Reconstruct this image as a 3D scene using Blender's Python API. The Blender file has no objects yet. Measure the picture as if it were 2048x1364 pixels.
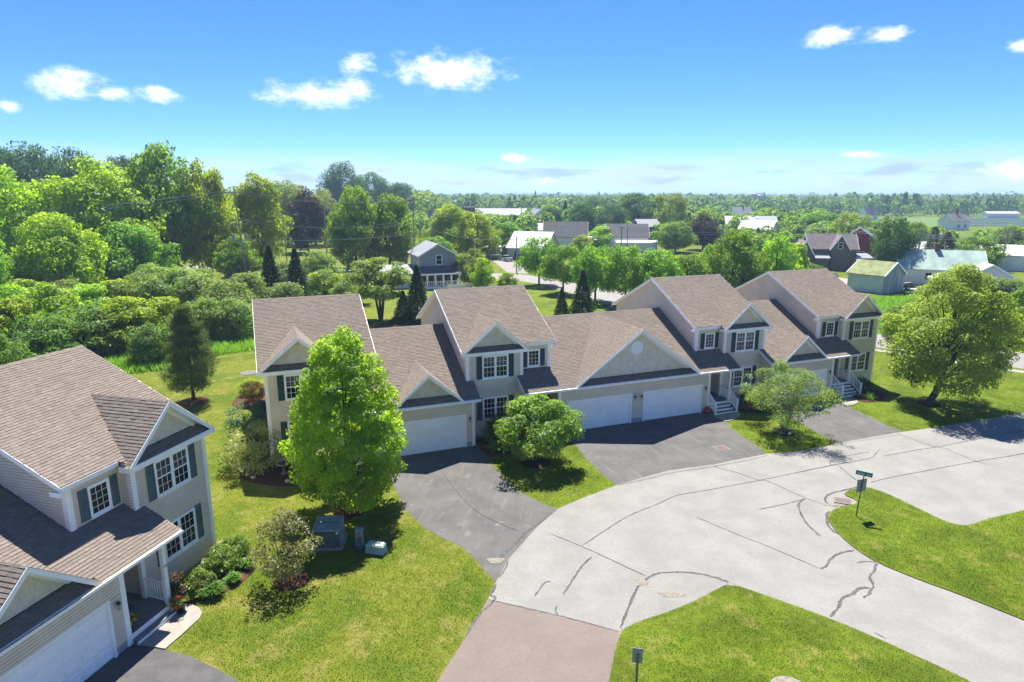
import bpy, math, random
import numpy as np
from mathutils import Vector, Matrix
rnd = random.Random(7)
rng = np.random.default_rng(11)
S = bpy.context.scene
COL = S.collection
R = math.radians
# ------------------------------------------------------------------ camera
cam_d = bpy.data.cameras.new('camera'); cam = bpy.data.objects.new('camera', cam_d); COL.objects.link(cam)
cam.location = (0, 0, 15.68); cam.rotation_euler = (R(90 - 12.811), 0, 0)
cam_d.sensor_width = 36; cam_d.lens = 1283.57 / 2048 * 36
cam_d.clip_start = .2; cam_d.clip_end = 20000
S.camera = cam
# ------------------------------------------------------------------ sky, clouds, sun, exposure
SUN_EL = 60.0
w = bpy.data.worlds.new('World'); S.world = w; w.use_nodes = True
nt = w.node_tree; nt.nodes.clear(); N = nt.nodes; L = nt.links
def wn(t, **k):
    n = N.new(t)
    for a, b in k.items(): setattr(n, a, b)
    return n
def wmath(op, a, b=None, c=None, clamp=False):
    n = wn('ShaderNodeMath', operation=op); n.use_clamp = clamp
    for i, v in enumerate((a, b, c)):
        if v is None: continue
        if isinstance(v, (int, float)): n.inputs[i].default_value = v
        else: L.new(v, n.inputs[i])
    return n.outputs[0]
def wmap(v, a, b, c=0., d=1., t='SMOOTHSTEP'):
    n = wn('ShaderNodeMapRange', interpolation_type=t); L.new(v, n.inputs[0])
    for i, x in enumerate((a, b, c, d)): n.inputs[i + 1].default_value = x
    return n.outputs[0]
sky = wn('ShaderNodeTexSky', sky_type='NISHITA'); sky.sun_disc = False
sky.sun_elevation = R(SUN_EL); sky.sun_rotation = R(0); sky.altitude = 200; sky.air_density = .62; sky.dust_density = 0.0; sky.ozone_density = 4.5
hs = wn('ShaderNodeHueSaturation'); hs.inputs['Saturation'].default_value = 1.08; hs.inputs['Value'].default_value = 1.0
tn = wn('ShaderNodeMix', data_type='RGBA', blend_type='MULTIPLY'); tn.inputs[0].default_value = 1; tn.inputs[7].default_value = (.212, .258, .335, 1); L.new(sky.outputs[0], tn.inputs[6]); L.new(tn.outputs[2], hs.inputs['Color'])
tc = wn('ShaderNodeTexCoord'); sep = wn('ShaderNodeSeparateXYZ'); L.new(tc.outputs['Generated'], sep.inputs[0])
az0 = wmath('ARCTAN2', sep.outputs[0], sep.outputs[1]); az = wmath('WRAP', az0, math.pi / 4, -math.pi / 4)
el = wmath('ARCSINE', sep.outputs[2])
cmb = wn('ShaderNodeCombineXYZ'); L.new(az, cmb.inputs[0]); L.new(el, cmb.inputs[1])
cmb0 = wn('ShaderNodeCombineXYZ'); L.new(az0, cmb0.inputs[0]); L.new(el, cmb0.inputs[1])
def wnoise(vec, scale, detail, rough, sx=1, sy=1, off=0):
    mp = wn('ShaderNodeMapping'); L.new(vec, mp.inputs[0]); mp.inputs['Scale'].default_value = (sx, sy, 1); mp.inputs['Location'].default_value = (off, off * .7, off)
    n = wn('ShaderNodeTexNoise'); L.new(mp.outputs[0], n.inputs['Vector']); n.inputs['Scale'].default_value = scale
    n.inputs['Detail'].default_value = detail; n.inputs['Roughness'].default_value = rough
    return n.outputs[0]
n1 = wnoise(cmb0.outputs[0], 34, 9, .66, 1, 1.9)
n2 = wnoise(cmb0.outputs[0], 14, 4, .55, 1, 1.6, 3)
CL = [(-0.0902, 0.172, 0.0888, 0.0261), (-0.2818, 0.1369, 0.0888, 0.0176), (-0.225, 0.1455, 0.0295, 0.0145), (-0.2225, 0.1794, 0.0279, 0.016), (-0.5719, 0.1326, 0.0453, 0.0183), (-0.5363, 0.1238, 0.0276, 0.0094), (-0.4802, 0.1277, 0.0264, 0.0097), (-0.6399, 0.1018, 0.0129, 0.0062), (0.4329, 0.2003, 0.0351, 0.0128), (0.4934, 0.1956, 0.0302, 0.0114), (0.6347, 0.1677, 0.0139, 0.0075), (0.0045, 0.0542, 0.027, 0.0072), (0.4855, 0.0524, 0.03, 0.0057), (0.0461, 0.02, 0.0256, 0.008), (0.6393, 0.0266, 0.0331, 0.0164)]
cur = None
for a, e, ww, hh in CL:
    s1 = wn('ShaderNodeVectorMath', operation='SUBTRACT'); L.new(cmb.outputs[0], s1.inputs[0]); s1.inputs[1].default_value = (a, e, 0)
    s2 = wn('ShaderNodeVectorMath', operation='MULTIPLY'); L.new(s1.outputs[0], s2.inputs[0]); s2.inputs[1].default_value = (.86 / ww, .80 / hh, 0)
    s3 = wn('ShaderNodeVectorMath', operation='LENGTH'); L.new(s2.outputs[0], s3.inputs[0])
    cur = s3.outputs['Value'] if cur is None else wmath('SMOOTH_MIN', cur, s3.outputs['Value'], .25)
body = wmath('SUBTRACT', 1.0, cur)
body = wmath('ADD', body, wmath('MULTIPLY', wmath('SUBTRACT', n1, .5), 1.9))
body = wmath('ADD', body, wmath('MULTIPLY', wmath('SUBTRACT', n2, .5), .9))
thick = wmap(body, .25, 1.0)
body = wmap(body, 0., .8)
# open sky above the frame: the same sparse clouds go on
up = wmath('MULTIPLY', wmap(wnoise(tc.outputs['Generated'], 5.5, 7, .6, 1, 1, 9), .62, .74), wmap(el, .28, .36))
body = wmath('MAXIMUM', body, up)
# thin veil of low cloud near the horizon
veil = wmath('MULTIPLY', wmath('MULTIPLY', wmap(el, .07, .03), wmap(el, -.002, .012, .35, 1.)), wmap(wnoise(cmb0.outputs[0], 7, 8, .62, 1, 5.5, 5), .30, .60))
veil = wmath('MULTIPLY', veil, .85)
dk = wmap(wnoise(cmb0.outputs[0], 11, 5, .55, 1, 5, 8), .50, .66)
dk = wmath('MULTIPLY', dk, wmath('MULTIPLY', wmap(el, .05, .035), wmap(el, .008, .02)))
def wmix(f, a, b):
    m = wn('ShaderNodeMix', data_type='RGBA'); L.new(f, m.inputs[0])
    for i, v in ((6, a), (7, b)):
        if isinstance(v, tuple): m.inputs[i].default_value = v + (1,)
        else: L.new(v, m.inputs[i])
    return m.outputs[2]
CB = 2.1
c1 = wmix(veil, hs.outputs[0], (.58 * CB, .67 * CB, .82 * CB))
c1 = wmix(wmath('MULTIPLY', dk, .7), c1, (.34 * CB, .47 * CB, .74 * CB))
cc = wmix(thick, (.70 * CB, .86 * CB, 1.05 * CB), (1.12 * CB, 1.10 * CB, 1.08 * CB)); cc = wmix(wmap(n1, .56, .40, 0., .55), cc, (.80 * CB, .86 * CB, .98 * CB))
c2 = wmix(wmath('MULTIPLY', body, .93), c1, cc)
bg = wn('ShaderNodeBackground'); bg.inputs[1].default_value = .15; L.new(c2, bg.inputs[0])
wo = wn('ShaderNodeOutputWorld'); L.new(bg.outputs[0], wo.inputs[0])
sd = bpy.data.lights.new('sun', 'SUN'); sd.energy = 2.7; sd.angle = R(.53); sd.color = (1, .96, .88)
sun = bpy.data.objects.new('sun', sd); COL.objects.link(sun)
sun.rotation_euler = Vector((.02, -math.cos(R(SUN_EL)), -math.sin(R(SUN_EL)))).to_track_quat('-Z', 'Y').to_euler()
vs = S.view_settings; vs.view_transform = 'Standard'; vs.look = 'None'; vs.exposure = 2.1; vs.gamma = 1; vs.use_curve_mapping = False
S.cycles.use_denoising = True
S.cycles.max_bounces = 9; S.cycles.diffuse_bounces = 4; S.cycles.glossy_bounces = 3; S.cycles.transmission_bounces = 6; S.cycles.volume_bounces = 0; S.cycles.transparent_max_bounces = 4
S.cycles.sample_clamp_indirect = 6
# ------------------------------------------------------------------ materials
MATS = {}
class NB:
    def __init__(s, name):
        s.m = bpy.data.materials.new(name); s.m.use_nodes = True; s.t = s.m.node_tree; s.t.nodes.clear()
        s.out = s.n('ShaderNodeOutputMaterial'); MATS[name] = s.m
    def n(s, t, **k):
        x = s.t.nodes.new(t)
        for a, b in k.items(): setattr(x, a, b)
        return x
    def l(s, a, b): s.t.links.new(a, b)
    def setv(s, inp, v):
        if isinstance(v, (int, float)): inp.default_value = v
        elif isinstance(v, tuple): inp.default_value = v + (1,) if len(v) == 3 and inp.type == 'RGBA' else v
        else: s.l(v, inp)
    def math(s, op, a, b=0.):
        x = s.n('ShaderNodeMath', operation=op); s.setv(x.inputs[0], a); s.setv(x.inputs[1], b); return x.outputs[0]
    def mix(s, f, a, b, bt='MIX'):
        x = s.n('ShaderNodeMix', data_type='RGBA', blend_type=bt); s.setv(x.inputs[0], f); s.setv(x.inputs[6], a); s.setv(x.inputs[7], b); return x.outputs[2]
    def pos(s): return s.n('ShaderNodeNewGeometry').outputs['Position']
    def obj(s): return s.n('ShaderNodeTexCoord').outputs['Object']
    def noise(s, vec, scale, det=3, rough=.5, sc=(1, 1, 1)):
        mp = s.n('ShaderNodeMapping'); s.l(vec, mp.inputs[0]); mp.inputs['Scale'].default_value = sc
        x = s.n('ShaderNodeTexNoise'); s.l(mp.outputs[0], x.inputs['Vector']); x.inputs['Scale'].default_value = scale
        x.inputs['Detail'].default_value = det; x.inputs['Roughness'].default_value = rough; return x.outputs[0]
    def ramp(s, v, a, b, c=0., d=1.):
        x = s.n('ShaderNodeMapRange', interpolation_type='SMOOTHSTEP'); s.l(v, x.inputs[0])
        for i, q in enumerate((a, b, c, d)): x.inputs[i + 1].default_value = q
        return x.outputs[0]
    def attr(s, nm='v'): return s.n('ShaderNodeAttribute', attribute_name=nm).outputs['Fac']
    def bump(s, h, st, dist=.02):
        x = s.n('ShaderNodeBump'); x.inputs['Strength'].default_value = st; x.inputs['Distance'].default_value = dist; s.l(h, x.inputs['Height']); return x.outputs[0]
    def pbr(s, col, rough=.8, spec=.3, normal=None, metal=0.):
        p = s.n('ShaderNodeBsdfPrincipled'); s.setv(p.inputs['Base Color'], col); s.setv(p.inputs['Roughness'], rough)
        p.inputs['Specular IOR Level'].default_value = spec; p.inputs['Metallic'].default_value = metal
        if normal: s.l(normal, p.inputs['Normal'])
        s.l(p.outputs[0], s.out.inputs[0]); return s.m
def simple(name, col, rough=.7, var=.12, scale=3., spec=.3, bump=0., bscale=60., metal=0.):
    b = NB(name); v = b.noise(b.pos(), scale, 5, .6)
    d = tuple(c * (1 - var) for c in col); u = tuple(min(1, c * (1 + var)) for c in col)
    c = b.mix(b.ramp(v, .3, .7), d, u)
    nm = b.bump(b.noise(b.pos(), bscale, 3), bump) if bump else None
    return b.pbr(c, rough, spec, nm, metal)
def leaf(name, dark, light, trans=.42, gloss=.06):
    gloss *= .3; trans = min(.66, trans * 1.35)
    b = NB(name); v = b.attr()
    big = b.noise(b.pos(), .35, 3, .6)
    f = b.math('MULTIPLY', b.math('ADD', v, b.ramp(big, .3, .7)), .5)
    oi = b.n('ShaderNodeObjectInfo').outputs['Random']
    c = b.mix(f, dark, light)
    h = b.n('ShaderNodeHueSaturation'); b.l(c, h.inputs['Color']); b.l(b.ramp(oi, 0, 1, .485, .512), h.inputs['Hue']); b.l(b.ramp(oi, 0, 1, .85, 1.12), h.inputs['Value'])
    c = h.outputs[0]
    d = b.n('ShaderNodeBsdfDiffuse'); b.l(c, d.inputs[0])
    t = b.n('ShaderNodeBsdfTranslucent'); b.l(b.mix(1., c, (1.12, 1.25, .5), 'MULTIPLY'), t.inputs[0])
    m1 = b.n('ShaderNodeMixShader'); m1.inputs[0].default_value = trans; b.l(d.outputs[0], m1.inputs[1]); b.l(t.outputs[0], m1.inputs[2])
    g = b.n('ShaderNodeBsdfGlossy'); g.inputs[0].default_value = (.9, .95, 1, 1); g.inputs[1].default_value = .5
    m2 = b.n('ShaderNodeMixShader'); m2.inputs[0].default_value = gloss; b.l(m1.outputs[0], m2.inputs[1]); b.l(g.outputs[0], m2.inputs[2])
    b.l(m2.outputs[0], b.out.inputs[0]); return b.m
leaf('leaf_maple', (.15, .26, .018), (.53, .63, .03), .48)
leaf('leaf_maple2', (.105, .21, .02), (.33, .49, .035), .45)
leaf('leaf_lime', (.18, .32, .02), (.54, .64, .035), .48)
leaf('leaf_dark', (.048, .117, .036), (.126, .243, .061), .35)
leaf('leaf_shrub', (.13, .21, .045), (.36, .45, .10), .4)
leaf('leaf_shrub2', (.08, .16, .03), (.25, .37, .05), .4)
leaf('leaf_purple', (.036, .019, .019), (.121, .065, .052), .3)
leaf('leaf_willow', (.173, .230, .058), (.397, .457, .119), .42)
leaf('leaf_elm', (.18, .28, .04), (.48, .59, .10), .45)
leaf('leaf_crab', (.14, .22, .055), (.38, .49, .13), .4)
leaf('leaf_cherry', (.096, .230, .027), (.338, .556, .055), .42, .1)
leaf('leaf_spruce', (.028, .065, .024), (.091, .173, .045), .2, .03)
leaf('leaf_pine', (.09, .14, .06), (.26, .33, .13), .25, .04)
leaf('leaf_bronze', (.115, .096, .042), (.378, .378, .119), .4, .1)
leaf('leaf_pale', (.250, .326, .096), (.635, .660, .278), .4)
leaf('leaf_barberry', (.049, .023, .013), (.194, .097, .032), .3)
leaf('leaf_hosta', (.058, .143, .096), (.198, .338, .178), .35, .1)
leaf('leaf_daylily', (.068, .211, .023), (.198, .436, .050), .4, .08)

leaf('petal_red', (.45, .012, .015), (.7, .03, .03), .3)

leaf('petal_yellow', (.55, .36, .03), (.75, .55, .08), .3)

leaf('petal_purple', (.22, .02, .24), (.42, .06, .42), .3)

leaf('petal_white', (.6, .58, .55), (.8, .78, .75), .3)

leaf('petal_orange', (.35, .15, .04), (.5, .25, .07), .3)
simple('petal_pollen', (.52, .36, .18), .9, .4, 9)
simple('bark', (.085, .065, .05), .95, .35, 6, .1, .6, 18)
simple('bark_pale', (.19, .17, .145), .95, .35, 5, .1, .6, 18)
simple('trim_white', (.95, .92, .88), .45, .035, 1.5, .4)
simple('soffit_white', (.88, .85, .79), .6, .03, 2)
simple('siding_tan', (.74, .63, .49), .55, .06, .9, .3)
simple('siding_porch_shade', (.62, .53, .41), .55, .06, .9, .3)  # tan siding darkened: porch interior shade is put into the colour
simple('shake_sage', (.72, .64, .50), .7, .08, 3, .25, .25, 40)
simple('foundation', (.36, .36, .35), .9, .15, 4, .2, .3, 60)
simple('shutter_teal', (.04, .068, .062), .45, .1, 3, .4)
simple('shutter_teal_skylit', (.095, .135, .12), .5, .1, 3, .4)  # same teal shutters, sky reflection painted in as a lighter colour
simple('door_green', (.012, .035, .03), .4, .1, 3, .4)
simple('garage_white', (.96, .93, .89), .5, .03, 1.2, .35)
simple('black_metal', (.012, .012, .013), .4, .2, 8, .5)
simple('lamp_glass', (.35, .35, .33), .2, .1, 9, .5)
simple('deck_grey', (.20, .19, .185), .7, .12, 5, .25)
simple('concrete', (.31, .28, .235), .85, .12, 2.2, .2, .2, 120)
simple('mulch', (.105, .05, .03), .95, .5, 16, .1, .9, 45)
simple('mulch_dark', (.075, .036, .024), .95, .5, 16, .1, .9, 45)
simple('mat_blue', (.10, .13, .22), .95, .5, 9, .1)
simple('mat_orange', (.32, .12, .06), .95, .5, 9, .1)
simple('terracotta', (.36, .10, .05), .8, .2, 8)
simple('stone', (.42, .39, .35), .9, .3, 8, .2, .5, 30)
simple('utility_dark', (.10, .12, .11), .5, .2, 3, .35)
simple('utility_green', (.22, .27, .235), .5, .18, 3, .35)
simple('utility_pale', (.30, .40, .34), .5, .15, 3, .35)
simple('label_orange', (.55, .12, .04), .6)
simple('sign_green', (.005, .14, .11), .45, .06, 4)
simple('sign_white', (.8, .8, .8), .45, .03, 4)
simple('sign_back', (.30, .285, .285), .5, .1, 4, .4)
simple('sign_red', (.5, .03, .04), .5, .08, 5)
simple('post_steel', (.10, .11, .10), .5, .15, 6, .4)
simple('wood_pole', (.27, .245, .215), .95, .25, 2, .1, .4, 20)
simple('wire', (.30, .31, .31), .5, .05, 1)
simple('wire_dark', (.05, .05, .05), .6, .05, 1)
simple('transformer_can', (.30, .31, .32), .5, .1, 4)
simple('iron_grey', (.15, .145, .135), .8, .3, 12)
simple('iron_rust', (.19, .14, .12), .9, .35, 18, .2, .4, 60)
simple('wall_grey', (.27, .285, .315), .6, .06, 2)
simple('wall_white', (.74, .74, .73), .6, .06, 1)
simple('wall_brown', (.15, .125, .105), .8, .14, 1.5)
simple('wall_red', (.19, .035, .032), .8, .15, 2)
simple('wall_blue', (.10, .15, .20), .7, .1, 2)
simple('brick_red', (.15, .075, .06), .9, .2, 3)
simple('wall_beige', (.5, .47, .41), .7, .08, 1)
simple('roof_grey', (.13, .125, .125), .85, .2, 1.5, .2, .3, 15)
simple('roof_slate', (.26, .27, .275), .7, .12, 1.5)
simple('roof_brown', (.20, .165, .16), .8, .15, 1.2)
simple('roof_metal', (.31, .32, .33), .38, .08, .6, .5, 0, 1, .25)
simple('roof_white', (.42, .41, .40), .6, .07, .4)
simple('roof_green_metal', (.32, .43, .36), .55, .2, .6, .4)
simple('roof_moss', (.24, .27, .12), .9, .25, .9, .2, .4, 12)
simple('roof_orange', (.5, .24, .09), .8, .12, 2)
simple('door_teal', (.12, .28, .29), .7, .1, 2)
simple('dumpster_blue', (.02, .05, .2), .6, .15, 2)
simple('canvas_white', (.75, .73, .72), .7, .06, 1)
simple('canvas_red', (.42, .06, .06), .7, .1, 2)
simple('boat_blue', (.30, .42, .5), .5, .1, 2)
simple('tyre', (.018, .018, .018), .9, .2, 6)
simple('rim', (.35, .35, .36), .4, .1, 6, .5, 0, 1, .6)
for nm_, c_ in (('car_silver', (.42, .41, .40)), ('car_black', (.015, .015, .017)), ('car_white', (.72, .72, .72)), ('car_red', (.3, .02, .02)), ('car_blue', (.03, .07, .2)), ('car_tan', (.32, .22, .15))):
    simple(nm_, c_, .28, .04, 2, .6)
simple('solar_blue', (.035, .045, .075), .3, .15, 1, .5)
simple('tower_grey', (.32, .32, .33), .7, .1, 1)
# weathered barn boards
b = NB('barn_boards'); v = b.noise(b.pos(), 2.2, 6, .7, (1, 1, .12)); b.pbr(b.mix(b.ramp(v, .38, .62), (.27, .285, .29), (.52, .53, .52)), .9, .15)
b = NB('barn_white'); v = b.noise(b.pos(), 1.6, 6, .7, (1, 1, .4)); b.pbr(b.mix(b.ramp(v, .35, .65), (.50, .55, .58), (.62, .66, .68)), .85, .15)
# asphalt shingles: colour varies from piece to piece
b = NB('shingle'); v = b.attr(); st = b.noise(b.pos(), .35, 4, .6); sp = b.noise(b.pos(), 55, 2, .7)
c = b.mix(v, (.195, .16, .13), (.275, .232, .192)); c = b.mix(b.ramp(st, .38, .72, 0, .5), c, (.19, .162, .136)); c = b.mix(b.ramp(sp, .3, .7, 0, .3), c, (.14, .105, .085))
b.pbr(c, .95, .12, b.bump(sp, .5, .01))
b = NB('roof_deck'); b.pbr((.06, .048, .042), .95, .1)
# window glass seen from outside: dark room behind a smooth pane
b = NB('glass'); v = b.noise(b.pos(), .8, 2); b.pbr(b.mix(b.ramp(v, .35, .65), (.006, .007, .008), (.016, .018, .02)), .05, .35)
b = NB('glass_blind'); v = b.noise(b.pos(), 1, 2, .5, (.2, .2, 22)); b.pbr(b.mix(b.ramp(v, .35, .65), (.05, .052, .052), (.13, .13, .125)), .08, .35)
# pavement
def paving(name, a, c_, stain, sc=1.):
    b = NB(name); p = b.pos(); f = b.noise(p, 70, 2, .8); m = b.noise(p, .55 * sc, 5, .65); l = b.noise(p, 2.6 * sc, 6, .7); fl = b.noise(p, 260, 1, .5)
    c = b.mix(b.ramp(m, .3, .7), a, c_); c = b.mix(b.ramp(l, .52, .75, 0, .6), c, stain)
    g2 = b.noise(p, 9, 5, .75); c = b.mix(b.ramp(g2, .4, .65, 0, .36), c, tuple(x * .72 for x in a)); c = b.mix(b.ramp(f, .35, .7, 0, .38), c, tuple(x * .55 for x in a)); c = b.mix(b.ramp(fl, .6, .75, 0, .35), c, tuple(min(1, x * 1.4) for x in c_))
    b.pbr(c, .92, .15, b.bump(f, .35, .006))
paving('asphalt_old', (.235, .227, .21), (.298, .287, .266), (.28, .256, .222))
paving('asphalt_patch', (.19, .153, .13), (.228, .186, .16), (.21, .172, .148))
paving('asphalt_far', (.27, .25, .235), (.32, .295, .275), (.29, .265, .24))
def drive(name, ang):
    b = NB(name); p = b.pos(); f = b.noise(p, 80, 2, .8); m = b.noise(p, .5, 5, .65)
    mp = b.n('ShaderNodeMapping'); b.l(p, mp.inputs[0]); mp.inputs['Rotation'].default_value = (0, 0, ang)
    s = b.noise(mp.outputs[0], 1.2, 6, .75, (2.6, .28, 1)); w_ = b.noise(p, 1.1, 6, .72)
    c = b.mix(b.ramp(m, .3, .7), (.098, .094, .09), (.138, .132, .125)); c = b.mix(b.ramp(s, .50, .72, 0, .6), c, (.205, .19, .172)); c = b.mix(b.ramp(w_, .56, .72, 0, .6), c, (.25, .238, .222))
    c = b.mix(b.ramp(f, .35, .7, 0, .35), c, (.06, .06, .06)); b.pbr(c, .9, .2, b.bump(f, .35, .006))
drive('asphalt_drive', R(-21)); drive('asphalt_drive_curved', R(8)); 
b = NB('asphalt_dark'); p = b.pos(); m = b.noise(p, 1.2, 5, .65); f = b.noise(p, 90, 2, .8)
c = b.mix(b.ramp(m, .3, .7), (.085, .083, .082), (.125, .12, .117)); c = b.mix(b.ramp(f, .4, .7, 0, .4), c, (.03, .03, .03)); b.pbr(c, .88, .2, b.bump(f, .3, .006))
paving('asphalt_pale', (.225, .217, .2), (.285, .273, .25), (.265, .242, .21))
simple('crack_tar', (.095, .092, .09), .85, .35, 6, .2)
simple('sand_stain', (.22, .195, .16), .95, .25, 8)
# lawn
def lawn(name, g1, g2, dry, wet, side=None):
    b = NB(name); p = b.pos(); x = b.noise(p, .3, 5, .65); y = b.noise(p, .65, 6, .7); z = b.noise(p, 2.6, 4, .65); q = b.noise(p, 38, 3, .75)
    c = b.mix(b.ramp(z, .35, .65), g1, g2); c = b.mix(b.ramp(x, .44, .60, 0, .8), c, wet); c = b.mix(b.ramp(y, .48, .70, 0, .8), c, dry)
    if side:
        sx = b.n('ShaderNodeSeparateXYZ'); b.l(p, sx.inputs[0]); c2 = b.mix(b.ramp(z, .35, .65), side[0], side[1]); c2 = b.mix(b.ramp(x, .44, .60, 0, .7), c2, tuple(k * .62 for k in side[0])); c2 = b.mix(b.ramp(y, .54, .68, 0, .6), c2, dry)
        c = b.mix(b.ramp(sx.outputs[0], -2., 5.), c, c2)
    c = b.mix(b.ramp(q, .35, .7, 0, .45), c, tuple(k * .5 for k in g1))
    b.pbr(c, .95, .08, b.bump(q, .8, .03)); return b.m
lawn('grass_ground', (.135, .168, .017), (.185, .205, .025), (.27, .245, .07), (.085, .138, .011), ((.105, .165, .012), (.16, .21, .018)))
lawn('field_green', (.12, .20, .05), (.16, .24, .06), (.2, .24, .09), (.09, .16, .04))
def blade(name, a, b_, dry, wet, trans=.4):
    b = NB(name); v = b.attr(); p = b.pos(); x = b.noise(p, .3, 5, .65); y = b.noise(p, .65, 6, .7); z = b.noise(p, 2.6, 4, .65)
    c = b.mix(v, a, b_); c = b.mix(b.ramp(x, .44, .60, 0, .85), c, wet); c = b.mix(b.ramp(y, .48, .70, 0, .85), c, dry); c = b.mix(b.ramp(z, .52, .72, 0, .35), c, tuple(k * .7 for k in a))
    d = b.n('ShaderNodeBsdfDiffuse'); b.l(c, d.inputs[0]); t = b.n('ShaderNodeBsdfTranslucent'); b.l(c, t.inputs[0])
    m1 = b.n('ShaderNodeMixShader'); m1.inputs[0].default_value = trans; b.l(d.outputs[0], m1.inputs[1]); b.l(t.outputs[0], m1.inputs[2]); b.l(m1.outputs[0], b.out.inputs[0])
blade('blade_lawn', (.19, .225, .024), (.26, .275, .038), (.37, .32, .10), (.11, .18, .014)); blade('blade_green', (.12, .185, .012), (.185, .24, .019), (.26, .25, .05), (.065, .135, .008))
#leaf('blade_lawn', (.201, .289, .032), (.432, .432, .072), .35, .03)
#leaf('blade_green', (.131, .271, .021), (.256, .392, .032), .35, .03)

leaf('blade_meadow', (.158, .289, .044), (.320, .464, .080), .4, .03)

leaf('blade_dry', (.420, .333, .158), (.620, .528, .288), .3, .02)
# ------------------------------------------------------------------ helpers
def link(o, parent=None):
    COL.objects.link(o)
    if parent is not None: o.parent = parent
    return o
def tag(o, label=None, cat=None, group=None, kind=None):
    if label: o['label'] = label
    if cat: o['category'] = cat
    if group: o['group'] = group
    if kind: o['kind'] = kind
    return o
def thing(name, label, cat, loc=(0, 0, 0), rz=0., group=None):
    o = bpy.data.objects.new(name, None); link(o); o.location = loc; o.rotation_euler = (0, 0, rz)
    o.empty_display_size = .2
    return tag(o, label, cat, group)
class MB:
    def __init__(s): s.v = []; s.f = []; s.t = []; s.smooth = False
    def add(s, vs, fs, tint=None):
        n = len(s.v); s.v += vs; s.f += [tuple(i + n for i in f) for f in fs]
        if tint is not None: s.t += [tint] * len(fs)
        return s
    def quad(s, a, b, c, d, tint=None): return s.add([a, b, c, d], [(0, 1, 2, 3)], tint)
    def hexa(s, p, tint=None):   # 8 corners: bottom 4, top 4
        return s.add(list(p), [(3, 2, 1, 0), (4, 5, 6, 7), (0, 1, 5, 4), (1, 2, 6, 5), (2, 3, 7, 6), (3, 0, 4, 7)], tint)
    def box(s, x0, x1, y0, y1, z0, z1):
        if x0 > x1: x0, x1 = x1, x0
        if y0 > y1: y0, y1 = y1, y0
        return s.hexa([(x0, y0, z0), (x1, y0, z0), (x1, y1, z0), (x0, y1, z0), (x0, y0, z1), (x1, y0, z1), (x1, y1, z1), (x0, y1, z1)])
    def bar(s, a, b, w, h, up=(0, 0, 1)):  # rectangular bar from a to b
        a = Vector(a); b = Vector(b); d = (b - a).normalized(); u = Vector(up); x = d.cross(u)
        if x.length < 1e-5: x = d.cross(Vector((1, 0, 0)))
        x.normalize(); u = x.cross(d).normalized(); x *= w / 2; u *= h / 2
        return s.hexa([tuple(q) for q in (a - x - u, a + x - u, b + x - u, b - x - u, a - x + u, a + x + u, b + x + u, b - x + u)])
    def tube(s, pts, rads, n=8, cap=True):
        pts = [Vector(p) for p in pts]; base = len(s.v); k = len(pts)
        for i, p in enumerate(pts):
            d = (pts[min(i + 1, k - 1)] - pts[max(i - 1, 0)]).normalized()
            x = d.cross(Vector((.13, .97, .2)));
            if x.length < 1e-3: x = d.cross(Vector((1, 0, 0)))
            x.normalize(); y = d.cross(x)
            for j in range(n):
                a = 2 * math.pi * j / n; s.v.append(tuple(p + (x * math.cos(a) + y * math.sin(a)) * rads[i]))
        for i in range(k - 1):
            for j in range(n):
                s.f.append((base + i * n + j, base + i * n + (j + 1) % n, base + (i + 1) * n + (j + 1) % n, base + (i + 1) * n + j))
        if cap:
            s.f.append(tuple(base + j for j in range(n))[::-1]); s.f.append(tuple(base + (k - 1) * n + j for j in range(n)))
        return s
    def lathe(s, c, prof, n=16):   # prof: (r,z)
        base = len(s.v)
        for r, z in prof:
            for j in range(n):
                a = 2 * math.pi * j / n; s.v.append((c[0] + r * math.cos(a), c[1] + r * math.sin(a), c[2] + z))
        for i in range(len(prof) - 1):
            for j in range(n):
                s.f.append((base + i * n + j, base + i * n + (j + 1) % n, base + (i + 1) * n + (j + 1) % n, base + (i + 1) * n + j))
        s.f.append(tuple(base + j for j in range(n))[::-1]); s.f.append(tuple(base + (len(prof) - 1) * n + j for j in range(n)))
        return s
    def poly(s, pts, z, thick=0.):  # flat sheet
        n = len(pts); base = len(s.v); s.v += [(p[0], p[1], z) for p in pts]; s.f.append(tuple(range(base, base + n)))
        if thick:
            s.v += [(p[0], p[1], z - thick) for p in pts]
            for i in range(n): j = (i + 1) % n; s.f.append((base + i, base + n + i, base + n + j, base + j))
        return s
    def mesh(s, name, mat):
        me = bpy.data.meshes.new(name); me.from_pydata(s.v, [], s.f)
        if s.t and len(s.t) == len(s.f):
            at = me.attributes.new('v', 'FLOAT', 'FACE'); at.data.foreach_set('value', np.array(s.t, 'f'))
        for m in (mat if isinstance(mat, (list, tuple)) else [mat]): me.materials.append(MATS[m])
        if s.smooth: me.polygons.foreach_set('use_smooth', [True] * len(me.polygons))
        me.update(); return me
    def build(s, name, mat, parent=None, **k):
        o = bpy.data.objects.new(name, s.mesh(name, mat)); link(o, parent); tag(o, **k); return o
def put(name, me, parent=None, mw=None):
    o = bpy.data.objects.new(name, me); link(o, parent)
    if mw is not None: o.matrix_local = mw
    return o
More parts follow.
